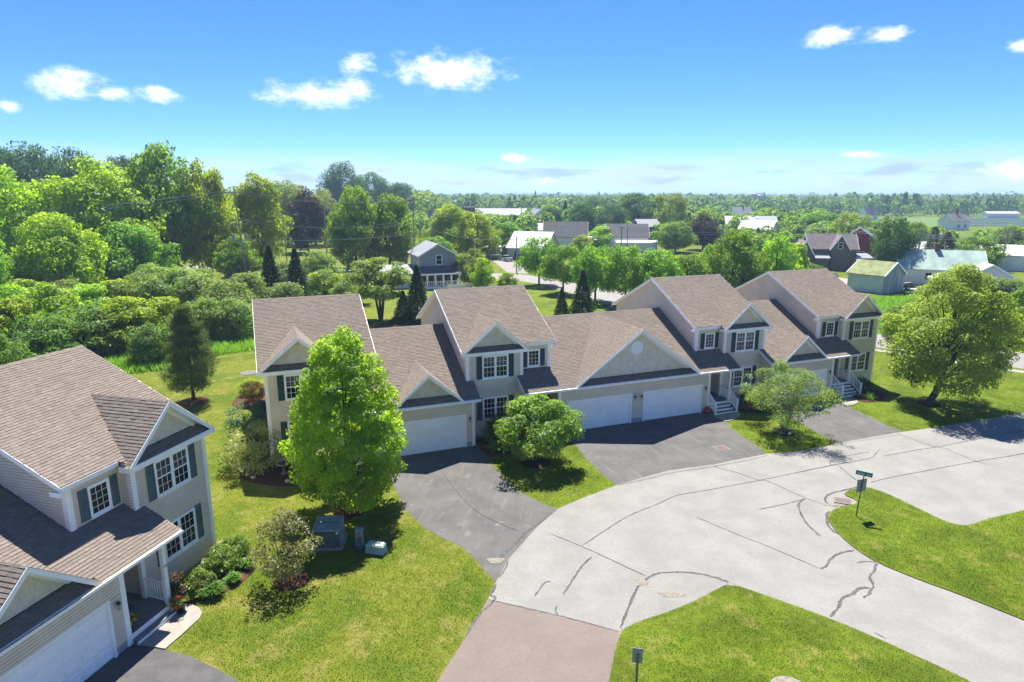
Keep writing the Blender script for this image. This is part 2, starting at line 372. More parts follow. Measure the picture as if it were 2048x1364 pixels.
def quads_mesh(name, V, mat, tint, nper=4):   # V: (n,4,3) or (n,3,3) numpy
    n = V.shape[0]; k = V.shape[1]; me = bpy.data.meshes.new(name)
    me.vertices.add(n * k); me.vertices.foreach_set('co', V.reshape(-1).astype('f'))
    me.loops.add(n * k); me.loops.foreach_set('vertex_index', np.arange(n * k, dtype='i'))
    me.polygons.add(n); me.polygons.foreach_set('loop_start', np.arange(0, n * k, k, dtype='i')); me.polygons.foreach_set('loop_total', np.full(n, k, 'i'))
    at = me.attributes.new('v', 'FLOAT', 'FACE'); at.data.foreach_set('value', tint.astype('f'))
    me.materials.append(MATS[mat]); me.update(); me.validate(); return me
def inside(P, poly):
    x, y = P[:, 0], P[:, 1]; r = np.zeros(len(P), bool); n = len(poly)
    for i in range(n):
        x1, y1 = poly[i]; x2, y2 = poly[(i + 1) % n]
        c = ((y1 > y) != (y2 > y)) & (x < (x2 - x1) * (y - y1) / (y2 - y1 + 1e-12) + x1); r ^= c
    return r
def smooth_poly(pts, it=1):
    for _ in range(it):
        o = []
        for i in range(len(pts)):
            a, b_ = pts[i], pts[(i + 1) % len(pts)]
            o += [(a[0] * .75 + b_[0] * .25, a[1] * .75 + b_[1] * .25), (a[0] * .25 + b_[0] * .75, a[1] * .25 + b_[1] * .75)]
        pts = o
    return pts
def smooth_line(pts, it=2):
    for _ in range(it):
        o = [pts[0]]
        for a, b_ in zip(pts[:-1], pts[1:]): o += [(a[0] * .75 + b_[0] * .25, a[1] * .75 + b_[1] * .25), (a[0] * .25 + b_[0] * .75, a[1] * .25 + b_[1] * .75)]
        pts = o + [pts[-1]]
    return pts
def unit(v): return v / (np.linalg.norm(v, axis=-1, keepdims=True) + 1e-9)
# ------------------------------------------------------------------ foliage
def leaf_quads(C, Nn, size, asp=.55, r=rng):
    """rhombic leaves centred at C with normals Nn"""
    n = len(C); a = unit(np.cross(Nn, unit(r.normal(size=(n, 3))))); b_ = np.cross(Nn, a)
    s = size * r.uniform(.6, 1.35, (n, 1)); a = a * s; b_ = b_ * s * asp
    fold = Nn * s * r.uniform(-.25, .25, (n, 1))
    return np.stack([C - a, C - b_ * .9 + fold, C + a, C + b_ * .9 + fold], 1)
PROFILES = {
    'ovate': lambda z: np.sin(np.pi * np.clip(z, 0, 1) ** .72) ** .62 * (1 - .10 * z),
    'pyramid': lambda z: np.sin(np.pi * np.clip(z, 0, 1) ** .58) ** .62,
    'round': lambda z: np.sqrt(np.clip(1 - (2 * z - 1) ** 2, 0, 1)),
    'dome': lambda z: np.sqrt(np.clip(1 - z ** 2.2, 0, 1)) * np.clip(.55 + z * 2.2, 0, 1),
    'column': lambda z: np.sin(np.pi * np.clip(z, 0, 1) ** .8) ** .45,
    'vase': lambda z: np.clip(.35 + z * 1.1, 0, 1) * np.sqrt(np.clip(1 - np.clip((z - .45) / .55, 0, 1) ** 2, 0, 1)),
    'flat': lambda z: np.clip(.25 + z * 1.3, 0, 1) * np.sqrt(np.clip(1 - np.clip((z - .7) / .3, 0, 1) ** 2, 0, 1)),
}
def clump_centres(prof, n, r, inner=.42, uneven=.16):
    f = PROFILES[prof]; zs = r.uniform(.02, .98, n * 6); pr = f(zs) + .05; zs = zs[r.uniform(0, pr.max(), n * 6) < pr][:n]; n = len(zs)
    th = r.uniform(0, 2 * np.pi, n); lob = 1 + uneven * np.sin(3 * th + zs * 5 + r.uniform(0, 6)) + uneven * .6 * np.sin(5 * th - zs * 9)
    rad = f(zs) * lob * (inner + (1 - inner) * r.uniform(0, 1, n) ** .45)
    return np.stack([np.cos(th) * rad, np.sin(th) * rad, zs], 1)
def crown(name, mat, prof, R_, Hc, nleaf, size, nclump, seed, csize=.24, asp=.55, droop=0., inner=.4, uneven=.16, flat=.72):
    """leafy crown: base at z=0, height Hc, radius R_"""
    r = np.random.default_rng(seed); c = clump_centres(prof, nclump, r, inner, uneven); n = len(c)
    cr = csize * r.uniform(.65, 1.3, n); C = c * np.array([R_ * (1 - csize * .55), R_ * (1 - csize * .55), Hc * (1 - csize * .5)]) + np.array([0, 0, Hc * csize * .25])
    wts = cr ** 2; idx = r.choice(n, nleaf, p=wts / wts.sum())
    d = unit(r.normal(size=(nleaf, 3)) + np.array([0, 0, .35])); rr = r.uniform(.35, 1.08, (nleaf, 1)) ** .6
    P = C[idx] + d * rr * (cr[idx] * R_)[:, None] * np.array([1, 1, flat])
    P[:, 2] -= droop * (rr[:, 0] ** 2) * cr[idx] * R_
    P[:, 2] = np.maximum(P[:, 2], .02)
    out = unit(P - np.array([0, 0, Hc * .4])); nn = unit(d * .55 + out * .35 + np.array([0, 0, .35]) + r.normal(size=(nleaf, 3)) * .55)
    ct = r.uniform(0, 1, n); t = np.clip(.5 * ct[idx] + .5 * r.uniform(0, 1, nleaf), 0, 1)
    return quads_mesh(name, leaf_quads(P, nn, size, asp, r), mat, t), C
def trunk_mesh(name, mat, th, r0, C, base, nl=9, seed=1, lean=0., n=8, stems=1):
    r = random.Random(seed); m = MB(); m.smooth = True
    top = th
    for s in range(stems):
        a0 = 2 * math.pi * s / max(stems, 1) + r.random(); sp = .0 if stems == 1 else .22 * th
        p1 = Vector((math.cos(a0) * sp * .4 + lean * .4, math.sin(a0) * sp * .4, base)); p2 = Vector((math.cos(a0) * sp + lean, math.sin(a0) * sp, top))
        q0 = Vector((math.cos(a0) * r0 * .6 * (stems > 1), math.sin(a0) * r0 * .6 * (stems > 1), -.12))
        k = 1 if stems == 1 else .6
        m.tube([q0, q0 * .8 + Vector((0, 0, base * .25)), p1, (p1 + p2) / 2 + Vector((r.uniform(-.1, .1), r.uniform(-.1, .1), 0)), p2], [r0 * 1.25 * k, r0 * .95 * k, r0 * .8 * k, r0 * .5 * k, r0 * .12 * k], n)
        if len(C):
            sel = r.sample(range(len(C)), min(nl, len(C)))
            for i in sel:
                e = Vector(C[i]); z0 = base + (e.z - base) * r.uniform(.15, .55); z0 = max(base * .6, min(z0, top * .9)); f = (z0 - base) / max(.01, top - base)
                st = p1.lerp(p2, max(0, f)) if f > 0 else Vector((p1.x, p1.y, z0))
                mid = st.lerp(e, .5) + Vector((r.uniform(-.1, .1), r.uniform(-.1, .1), .06 * (e - st).length)); rr = r0 * .38 * k * (1 - .5 * max(0, f))
                m.tube([st, mid, e], [rr, rr * .6, rr * .15], 5, False)
    return m.mesh(name, mat)
KINDS = {  # leaf material, profile, crown base fraction, bark, clumps, csize, leaf aspect, extras
    'maple': ('leaf_maple', 'ovate', .06, 'bark', 80, .2, .6, {}),
    'maple2': ('leaf_maple2', 'ovate', .06, 'bark', 80, .2, .6, {}),
    'lime': ('leaf_lime', 'ovate', .06, 'bark', 55, .28, .55, {}),
    'dark': ('leaf_dark', 'round', .06, 'bark', 70, .27, .6, {}),
    'dark2': ('leaf_dark', 'column', .08, 'bark', 75, .32, .6, {}),
    'willow': ('leaf_willow', 'dome', .05, 'bark', 80, .24, .35, dict(droop=.5)),
    'purple': ('leaf_purple', 'ovate', .03, 'bark', 80, .26, .6, {}),
    'street': ('leaf_maple2', 'round', .17, 'bark', 70, .27, .6, {}),
    'shrub': ('leaf_shrub', 'dome', .0, 'bark', 60, .30, .45, dict(inner=.55)),
    'shrub2': ('leaf_shrub2', 'dome', .0, 'bark', 60, .30, .5, dict(inner=.55)),
    'birch': ('leaf_willow', 'column', .04, 'bark_pale', 60, .26, .5, {}),
    'airy': ('leaf_willow', 'vase', .22, 'bark', 40, .22, .5, {}),
    'sumac': ('leaf_shrub', 'flat', .30, 'bark', 42, .24, .4, dict(flat=.4)),
}
PROTO = {}
def spruce_mesh(name, mat, R_, H_, seed, n=5200, size=.2, droop=.25, power=1.0, tiers=18):
    r = np.random.default_rng(seed); V = []; T = []
    z = r.uniform(0, 1, n) ** 1.5; tier = np.floor(z * tiers) / tiers; f = z * tiers - np.floor(z * tiers)
    az = np.floor(r.uniform(0, 1, n) * 13) / 13 * 2 * np.pi + r.normal(0, .12, n) + tier * 40
    rad = (1 - tier) ** power * (1 - .25 * f) * (.25 + .75 * np.sqrt(r.uniform(0, 1, n))) * R_ * (1 + .18 * np.sin(az * 3 + tier * 23))
    P = np.stack([np.cos(az) * rad, np.sin(az) * rad, .04 * H_ + (tier + f / tiers * .6) * H_ * .96 - droop * rad * .55 + r.normal(0, .02, n) * H_ * .3], 1)
    P[:, 2] = np.clip(P[:, 2], .05, H_)
    out = unit(np.stack([np.cos(az), np.sin(az), np.full(n, -.2)], 1)); a = unit(out + r.normal(0, .35, (n, 3))); nn = unit(np.array([0, 0, 1.]) + r.normal(0, .5, (n, 3)))
    b_ = unit(np.cross(nn, a)); s = size * r.uniform(.6, 1.3, (n, 1)); a = a * s; b_ = b_ * s * .32
    Q = np.stack([P - a, P - b_, P + a, P + b_], 1)
    return quads_mesh(name, Q, mat, r.uniform(0, 1, n))
def proto(kind, var):
    k = (kind, var)
    if k in PROTO: return PROTO[k]
    seed = abs(sum(ord(c) for c in kind)) * 31 + var
    if kind in ('spruce', 'pine'):
        c = spruce_mesh('crown', 'leaf_spruce' if kind == 'spruce' else 'leaf_pine', .5, 1., seed, 9000, .034, .25, .9 if kind == 'spruce' else .7)
        t = MB().tube([(0, 0, -.02), (0, 0, .5), (0, 0, .97)], [.03, .018, .004], 6).mesh('trunk', 'bark')
    else:
        m, pr, bf, bk, ncl, cs, asp, ex = KINDS[kind]
        nl = {'airy': 5200, 'birch': 9000, 'sumac': 6500, 'maple': 22000, 'maple2': 18000, 'dark': 15000, 'willow': 14000, 'purple': 14000, 'shrub': 9000, 'shrub2': 9000, 'lime': 9500}.get(kind, 12000)
        c, C = crown('crown', m, pr, .5, 1 - bf, nl, {'maple': .0155, 'maple2': .017, 'dark': .0175, 'willow': .0185, 'purple': .019, 'sumac': .027, 'airy': .024, 'shrub': .026, 'shrub2': .026, 'lime': .025}.get(kind, .02), ncl * (2 if kind in ('maple', 'maple2', 'dark') else 1), seed, cs, asp, **ex)
        for v in c.vertices: pass
        co = np.empty(len(c.vertices) * 3, 'f'); c.vertices.foreach_get('co', co); co = co.reshape(-1, 3); co[:, 2] += bf; c.vertices.foreach_set('co', co.reshape(-1)); c.update()
        t = trunk_mesh('trunk', bk, .8, .026 if kind != 'sumac' else .03, C + np.array([0, 0, bf]), max(bf * 1.2, .12), 10, seed, stems=4 if kind == 'sumac' else 1, n=7)
    PROTO[k] = (c, t); return PROTO[k]
NAMES = {'maple': 'maple_tree', 'maple2': 'maple_tree', 'lime': 'young_tree', 'dark': 'broadleaf_tree', 'dark2': 'broadleaf_tree', 'willow': 'willow_tree', 'purple': 'copper_beech_tree', 'street': 'street_tree', 'shrub': 'hedge_bush', 'shrub2': 'hedge_bush', 'birch': 'birch_tree', 'airy': 'thin_tree', 'sumac': 'sumac_tree', 'spruce': 'spruce_tree', 'pine': 'pine_tree'}
tree_i = 0
def tree(kind, x, y, h, wd, label, group=None):
    global tree_i; tree_i += 1
    c, t = proto(kind, tree_i % (3 if kind in ('maple', 'maple2', 'shrub', 'shrub2', 'dark') else 2))
    o = thing(NAMES[kind], label, 'bush' if 'shrub' in kind else 'tree', (x, y, 0), rnd.uniform(0, 6.28), group)
    q_ = 1.3 if kind == 'spruce' else 1.08; M_ = Matrix.Diagonal((wd * q_, wd * q_, h, 1))
    put('trunk', t, o, M_); put('crown', c, o, M_); return o
# ------------------------------------------------------------------ ground, roads, lawns
m = MB(); m.smooth = True
xs = [-6000, -3000, -1500, -700, -300, -150, -80, -40, 0, 40, 80, 150, 300, 700, 1500, 3000, 6000]
ys = [-200, -50, 0, 20, 40, 60, 80, 110, 150, 220, 320, 450, 700, 1200, 2000, 3000, 4200, 6000]
def gz(x, y):
    d = max(0, y - 2400) / 2600
    return (16 + 13 * math.sin(x * .0013 + 1)) * (d * d * (3 - 2 * d) if d < 1 else 1.)
for y in ys:
    for x in xs: m.v.append((x, y, gz(x, y)))
nx = len(xs)
for j in range(len(ys) - 1):
    for i in range(nx - 1): m.f.append((j * nx + i, j * nx + i + 1, (j + 1) * nx + i + 1, (j + 1) * nx + i))
m.build('ground', 'grass_ground', kind='structure')
def sheet(name, pts, z, mat, thick=0., sm=0):
    if sm: pts = smooth_poly(pts, sm)
    return MB().poly(pts, z, thick).build(name, mat, kind='structure')
DRIVE_B = [(-6.41, 32.57), (-5.53, 30.22), (-4.37, 28.4), (-3.5, 27.49), (-2.33, 26.55), (-1.54, 25.38), (-1.07, 24.43), (-0.68, 23.79), (-0.4, 24.2), (0.6, 26.3), (1.9, 28.6), (2.6, 29.9), (2.34, 30.12), (1.95, 30.41), (1.06, 31.3), (0.12, 32.57), (-0.91, 34.9), (-1.43, 36.45), (-2.0, 38.28), (-2.25, 38.8), (-8.04, 36.5), (-7.6, 35.0), (-7.0, 33.6)]
DRIVE_CD = [(3.4, 40.3), (4.13, 38.62), (4.54, 36.51), (5.15, 34.41), (5.79, 32.84), (7.6, 33.4), (9.2, 34.3), (12.1, 35.2), (14.0, 36.0), (15.9, 36.9), (15.82, 37.31), (15.67, 38.87), (15.26, 40.69), (15.06, 43.12), (14.6, 44.68), (14.41, 45.35), (3.22, 40.95)]
DRIVE_E = [(19.94, 47.4), (20.1, 44.5), (20.32, 42.86), (20.61, 41.03), (21.03, 39.13), (23.9, 39.6), (26.1, 40.4), (26.75, 40.9), (26.6, 41.15), (26.18, 42.36), (25.95, 44.17), (25.58, 46.27), (25.62, 49.7)]
DRIVE_1 = [(-13.63, 20.0), (-12.26, 19.71), (-11.25, 19.39), (-9.87, 18.68), (-9.1, 18.25), (-7.4, 16.8), (-6, 12), (-16.5, 10), (-15.3, 13.9)]
ROAD = [(-4.3, 13), (-2.45, 18.16), (-1.61, 20.57), (-0.97, 22.59), (-0.68, 23.72), (-0.14, 25.52), (1.13, 28.15), (2.34, 30.16), (3.69, 31.3), (5.72, 32.84), (7.5, 33.91), (9.05, 34.81), (11.96, 35.69), (13.91, 36.51), (15.82, 37.31), (18.03, 37.78), (19.67, 38.33), (20.93, 38.99), (23.75, 40.11), (25.95, 40.92), (26.89, 41.22), (30.53, 42.36), (34.06, 43.64), (37.83, 45.07), (52, 50.4), (70, 30), (60, 8), (10, 8)]
ISL1 = [(15.55, 28.69), (15.75, 29.3), (16.1, 29.75), (16.6, 30.15), (17.1, 30.42), (17.9, 30.62), (18.15, 31.1), (17.75, 31.65), (18.09, 32.07), (18.96, 32.5), (19.55, 32.62), (20.18, 31.83), (20.52, 30.83), (20.93, 29.81), (21.14, 29.17), (21.43, 28.67), (21.75, 28.42), (22.2, 28.4), (23.53, 29.04), (26.07, 29.94), (34, 32.8), (60, 42), (60, -4), (30, 8), (25, 14.2), (19.42, 21.2), (18.75, 22.0), (17.95, 22.95), (16.91, 23.98), (15.94, 25.19), (15.59, 26.22), (15.45, 27.4)]
ISL2 = [(9.0, 23.66), (8.02, 23.01), (7.07, 22.35), (5.92, 21.72), (4.75, 21.19), (4.0, 20.69), (3.65, 19.67), (3.2, 18.16), (2.0, 13.5), (1, 8), (24, 8), (18.5, 14.2), (15.19, 18.0), (14.7, 18.67), (13.92, 19.49), (13.21, 20.28), (12.07, 21.34), (11.37, 21.91), (10.23, 22.76)]
PATCH = [(-0.97, 22.59), (3.94, 20.67), (3.6, 19.5), (3.24, 18.16), (2, 13.2), (-4.3, 13), (-2.47, 18.16), (-1.61, 20.57)]
PAD1 = [(-13.7, 20.05), (-12.26, 19.71), (-12.03, 20.58), (-11.85, 21.34), (-11.9, 21.73), (-12.2, 22.06), (-12.6, 22.25), (-13.1, 22.35), (-13.4, 21.2)]
PADD = [(14.45, 44.9), (15.06, 43.05), (15.68, 43.35), (16.47, 44.1), (16.78, 44.68), (16.59, 45.6), (15.5, 45.6)]
PADE = [(25.29, 48.0), (25.5, 46.5), (26.35, 46.95), (26.85, 47.47), (27.1, 48.3), (26.6, 48.9)]
sheet('driveway', DRIVE_B, .006, 'asphalt_drive_curved'); sheet('driveway', DRIVE_CD, .006, 'asphalt_drive'); sheet('driveway', DRIVE_E, .006, 'asphalt_drive'); sheet('driveway', DRIVE_1, .006, 'asphalt_dark')
road = sheet('road', ROAD, .011, 'asphalt_old')
sheet('road_patch', PATCH, .015, 'asphalt_patch')
sheet('road_patch', [(4.03, 20.7), (4.51, 22.03), (4.96, 23.09), (5.34, 23.7), (5.87, 24.25), (6.35, 24.45), (7.54, 24.48), (8.38, 24.2), (9.01, 23.6), (8.0, 22.8), (6.5, 21.6), (4.8, 20.9)], .0155, 'asphalt_pale')
sheet('lawn', ISL1, .05, 'grass_ground', .06, 1); sheet('lawn', ISL2, .05, 'grass_ground', .06, 1)
for p_ in (PAD1, PADD, PADE): sheet('path', p_, .05, 'concrete', .06)
# far road behind the houses
up_ = [(-70, 150), (-30, 137), (-4, 132), (2, 130), (6.5, 124), (14, 112), (24, 98), (42.2, 72.6), (52.6, 63), (70, 48), (110, 20)]
lo_ = [(-74, 141), (-32, 127), (-5, 124), (1.84, 119.4), (5.5, 114.5), (9.3, 105), (14.85, 92.05), (38.4, 65.9), (47.6, 57), (64, 42), (102, 12)]
m = MB()
for i in range(len(up_) - 1): m.quad((*lo_[i], .008), (*lo_[i + 1], .008), (*up_[i + 1], .008), (*up_[i], .008))
m.build('far_road', 'asphalt_far', kind='structure')
m = MB()
for i in range(6, len(lo_) - 1):
    a, b_ = lo_[i], lo_[i + 1]; m.quad((a[0] - 1.3, a[1] - 1.3, .012), (b_[0] - 1.3, b_[1] - 1.3, .012), (b_[0] - .55, b_[1] - .55, .012), (a[0] - .55, a[1] - .55, .012))
m.build('sidewalk', 'concrete', kind='structure')
sheet('side_road', [(-1, 133), (3.5, 131), (1.5, 150), (-1.5, 160), (-5, 160)], .008, 'asphalt_far')
sheet('gravel_yard', [(52, 116), (62, 113), (66, 120), (62, 128), (54, 128)], .008, 'concrete')
sheet('right_road', [(70, 96), (120, 138), (128, 130), (76, 88)], .008, 'asphalt_far')
# tar-filled cracks in the road
CR = [([(1.8, 27.67), (3.18, 26.57), (4.53, 25.26), (5.65, 24.2)], .05), ([(3.18, 26.57), (5.35, 28.94), (6.13, 29.66), (7.89, 30.88), (8.2, 31.21), (8.78, 31.67), (9.99, 32.07), (11.78, 32.69), (13.85, 33.47), (15.22, 34.01), (19.11, 35.64), (20.36, 36.07)], .05), ([(11.96, 35.69), (12.14, 35.12), (13.07, 34.57), (13.91, 33.43), (14.32, 33.63), (15.47, 31.38), (16.36, 30.47)], .045), ([(9.2, 29.26), (9.7, 28.72), (10.77, 27.47), (11.78, 26.5), (13.23, 24.74)], .045), ([(12.61, 30.07), (14.15, 30.63), (15.5, 31.26)], .06), ([(15.48, 31.21), (14.98, 30.88), (14.57, 29.84), (14.38, 28.58), (14.52, 27.43)], .11), ([(13.26, 24.7), (13.7, 25.0), (14.06, 25.5), (14.7, 26.0), (15.5, 26.22)], .1), ([(15.92, 25.15), (15.4, 24.48), (14.98, 24.1), (14.9, 23.5), (14.35, 22.93), (14.02, 22.7)], .11), ([(14.65, 23.36), (14.25, 23.39), (13.63, 22.87), (13.24, 22.76), (12.94, 22.43), (12.89, 22.21), (12.12, 21.5)], .12), ([(15.05, 25.19), (15.5, 25.32), (15.98, 25.26)], .08), ([(-0.97, 22.59), (1.65, 21.65), (3.94, 20.67)], .06), ([(2.05, 22.88), (2.93, 24.83), (3.53, 25.66)], .08), ([(0.91, 22.79), (1.35, 23.79), (1.61, 23.82)], .06), ([(1.75, 22.19), (1.66, 21.86), (1.75, 21.65)], .06), ([(-0.54, 24.1), (-0.28, 24.69), (-0.17, 25.31)], .06), ([(-0.64, 23.6), (-0.91, 22.82), (-0.62, 22.76), (-0.82, 22.25), (-1.12, 21.97), (-1.39, 21.28), (-1.67, 20.43)], .1), ([(4.03, 20.87), (4.51, 22.03), (4.96, 23.09), (5.34, 23.7), (5.87, 24.25), (6.35, 24.45), (7.54, 24.48), (8.38, 24.2), (9.01, 23.75)], .11), ([(-0.69, 25.3), (0.1, 26.8), (0.88, 28.1), (2.25, 30.0)], .14), ([(16.71, 34.61), (19.06, 35.58), (22.19, 36.7), (22.38, 37.18), (22.87, 37.57), (23.23, 38.08)], .05), ([(18.98, 35.58), (19.09, 36.04), (19.71, 36.6), (21.64, 37.38), (22.29, 37.57)], .05), ([(19.38, 35.49), (19.38, 33.77), (19.49, 33.05)], .06), ([(20.06, 33.21), (20.86, 33.64), (23.11, 34.44), (27.9, 36.13), (31.77, 37.28), (45, 42)], .06), ([(22.93, 36.98), (25.65, 37.98), (27.32, 38.49), (30.38, 39.67), (34.97, 41.39), (45, 45.5)], .055), ([(25.97, 40.8), (26.9, 38.39), (27.59, 38.28), (27.51, 37.57), (27.79, 37.08), (27.96, 36.22), (28.29, 35.64)], .05), ([(19.01, 32.66), (18.13, 32.28), (17.13, 31.9), (16.55, 31.32), (16.38, 30.83), (16.76, 30.34)], .12), ([(16.1, 29.9), (15.5, 28.9), (15.35, 28.19), (15.45, 27.61)], .16), ([(-4.47, 35.66), (-3.57, 33.47), (-2.72, 31.51), (-1.87, 29.93), (-0.76, 28.75), (0.4, 27.85)], .035), ([(13.28, 20.6), (13.55, 20.3)], .06), ([(5.9, 32.9), (7.5, 33.6), (9.1, 34.5), (12, 35.4), (14, 36.2), (15.8, 37.05)], .05), ([(21.1, 38.95), (23.8, 39.8), (26, 40.6)], .03)]
for pts, wd in CR:
    q = smooth_line(pts, 2); r_ = random.Random(len(pts) * 7 + int(pts[0][0] * 100)); m = MB(); prev = None
    d2 = []
    for a, b_ in zip(q[:-1], q[1:]):
        k = max(1, int(math.dist(a, b_) / .16))
        d2 += [(a[0] + (b_[0] - a[0]) * i / k, a[1] + (b_[1] - a[1]) * i / k) for i in range(k)]
    d2.append(q[-1])
    for i, c_ in enumerate(d2):
        a, b_ = d2[max(0, i - 1)], d2[min(len(d2) - 1, i + 1)]; dx, dy = b_[0] - a[0], b_[1] - a[1]; l_ = math.hypot(dx, dy) + 1e-6
        e_ = min(1, min(i, len(d2) - 1 - i) * .35 + .3); h_ = wd * .5 * e_ * r_.uniform(.55, 1.35); j_ = r_.uniform(-.25, .25) * wd
        cur_ = ((c_[0] - dy / l_ * (h_ + j_), c_[1] + dx / l_ * (h_ + j_), .0195), (c_[0] + dy / l_ * (h_ - j_), c_[1] - dx / l_ * (h_ - j_), .0195))
        if prev: m.quad(prev[0], prev[1], cur_[1], cur_[0])
        prev = cur_
    m.build('crack_seal', 'crack_tar', road)
# sand washed onto the pavement
for k, (cx, cy, rx, ry) in enumerate(((-.72, 25.35, .35, .3), (6.4, 22.9, .55, .22), (5.35, 23.75, .25, .3), (16.7, 30.6, .5, .2))):
    MB().poly([(cx + rx * math.cos(a) * (1 + .25 * math.sin(3 * a + k)), cy + ry * math.sin(a) * (1 + .25 * math.cos(2 * a))) for a in [i * .314 for i in range(20)]], .0235).build('sand_stain', 'sand_stain', road)
# mulch beds (low mounds)
def mound(name, pts, mat, h=.12, z=.012):
    pts = smooth_poly(pts, 1); cx = sum(p[0] for p in pts) / len(pts); cy = sum(p[1] for p in pts) / len(pts); m = MB(); n = len(pts); m.smooth = True
    rings = [(1., z), (.93, z + h * .5), (.75, z + h * .85), (.4, z + h)]
    r_ = random.Random(int(cx * 10))
    for f, zz in rings:
        for p in pts: m.v.append((cx + (p[0] - cx) * f + r_.uniform(-.03, .03), cy + (p[1] - cy) * f + r_.uniform(-.03, .03), zz + r_.uniform(-.015, .02)))
    for i in range(len(rings) - 1):
        for j in range(n): m.f.append((i * n + j, i * n + (j + 1) % n, (i + 1) * n + (j + 1) % n, (i + 1) * n + j))
    m.f.append(tuple((len(rings) - 1) * n + j for j in range(n)))
    return m.build(name, mat, kind='structure')
def ring_pts(x, y, r, n=14, ky=1.): return [(x + r * math.cos(i * 6.283 / n), y + ky * r * math.sin(i * 6.283 / n)) for i in range(n)]
mound('mulch_bed', ring_pts(-8.25, 30.15, .95), 'mulch'); mound('mulch_bed', ring_pts(-9.2, 23.9, .75), 'mulch', .1); mound('mulch_bed', ring_pts(-24.77, 47.7, 1.1), 'mulch')
mound('mulch_bed', ring_pts(18.39, 41.0, .75), 'mulch_dark', .1); mound('mulch_bed', ring_pts(1.44, 36.0, .9), 'mulch_dark', .08); mound('mulch_bed', ring_pts(32.09, 47.08, .8), 'mulch_dark', .1)
mound('mulch_bed', [(-13.2, 22.6), (-12.55, 22.45), (-12.03, 22.48), (-11.55, 23.09), (-11.11, 23.73), (-11.0, 24.6), (-11.3, 25.6), (-12.4, 26.2), (-13.3, 26.0)], 'mulch', .1)
mound('mulch_bed', [(-16.5, 36.2), (-16.23, 34.82), (-15.31, 33.64), (-14.49, 33.16), (-13.4, 32.84), (-12.38, 32.69), (-11.0, 33.0), (-9.8, 34.2), (-9.6, 36.2), (-13.2, 35.6)], 'mulch_dark', .12)
mound('mulch_bed', [(-21.9, 48.3), (-21.4, 46.6), (-20.2, 45.9), (-19.0, 46.0), (-19.2, 48), (-20.0, 50.6), (-21.6, 50.6)], 'mulch', .1)
mound('mulch_bed', [(-2.1, 38.6), (-1.85, 37.58), (-1.45, 36.8), (-0.6, 37.1), (0.25, 37.45), (1.2, 38.9), (2.2, 40.4), (-1.6, 39.6)], 'mulch', .1)
mound('mulch_bed', [(26.95, 48.0), (27.4, 47.4), (28.32, 47.5), (29.53, 48.4), (30.27, 49.71), (30.0, 51.4), (27.6, 50.8)], 'mulch_dark', .1); mound('mulch_bed', [(29.3, 48.5), (30.4, 49.3), (30.7, 50.4), (30, 50.6)], 'mulch', .06, .02)
mound('mulch_bed', [(16.9, 45.3), (17.2, 44.7), (18.4, 44.8), (19.6, 45.4), (19.4, 46.6), (17.6, 46.4)], 'mulch_dark', .1)
mound('mulch_bed', [(-17, 76), (-13, 74.5), (-11, 76), (-11.5, 79), (-16, 79.5)], 'mulch', .08)
# ------------------------------------------------------------------ the townhouse design (all five units share it; some are mirrored)
WB, W2, R2, TR, ZR, TB, OE, OR, FG, WG, TGR, ZGE = 3.884, 6.088, .504, 6.249, 9.109, 12.09, .285, .354, 1.266, 6.103, 5.412, 3.22
MS, GS = .5, .5075
zmain = lambda t: ZR - MS * abs(TR - t)
zgar = lambda t: ZGE + GS * (t + FG + OE) if t <= TGR else ZGE + GS * (2 * TGR - t + FG + OE)
def siding(m, p0, u, n, z0, z1, umin, umax, ex=.115):
    z = z0; i = 0
    while z < z1 - .01:
        zb = min(z + ex, z1); a0, a1, b0, b1 = umin(z), umax(z), umin(zb), umax(zb)
        if a1 - a0 > .02:
            if b1 < b0: b0 = b1 = (b0 + b1) / 2
            P = lambda s, o, zz: (p0[0] + u[0] * s + n[0] * o, p0[1] + u[1] * s + n[1] * o, zz)
            zg_ = zb - .024; m.quad(P(a0, .034, z), P(a1, .034, z), P(b1, .028, zg_), P(b0, .028, zg_)); m.quad(P(a0, 0, z), P(a1, 0, z), P(a1, .034, z), P(a0, .034, z)); m.quad(P(b0, .028, zg_), P(b1, .028, zg_), P(b1, 0, zg_), P(b0, 0, zg_)); m.quad(P(b0, 0, zg_), P(b1, 0, zg_), P(b1, 0, zb), P(b0, 0, zb))
        z = zb
def rect(a, b_): return (lambda z: a), (lambda z: b_)
TILE = []
def tile_variants():
    if not TILE:
        for k in range(6):
            m = MB(); t = .08 + .16 * k; h = .02 + .002 * k
            m.quad((0, 0, h), (.292, 0, h), (.292, .16, .004), (0, .16, .004), t); m.quad((0, 0, 0), (.292, 0, 0), (.292, 0, h), (0, 0, h), t); m.quad((0, 0, 0), (0, 0, h), (0, .16, .004), (0, .16, 0), t); m.quad((.292, 0, h), (.292, 0, 0), (.292, .16, 0), (.292, .16, .004), t)
            TILE.append(m.mesh('shingle', 'shingle'))
    return TILE
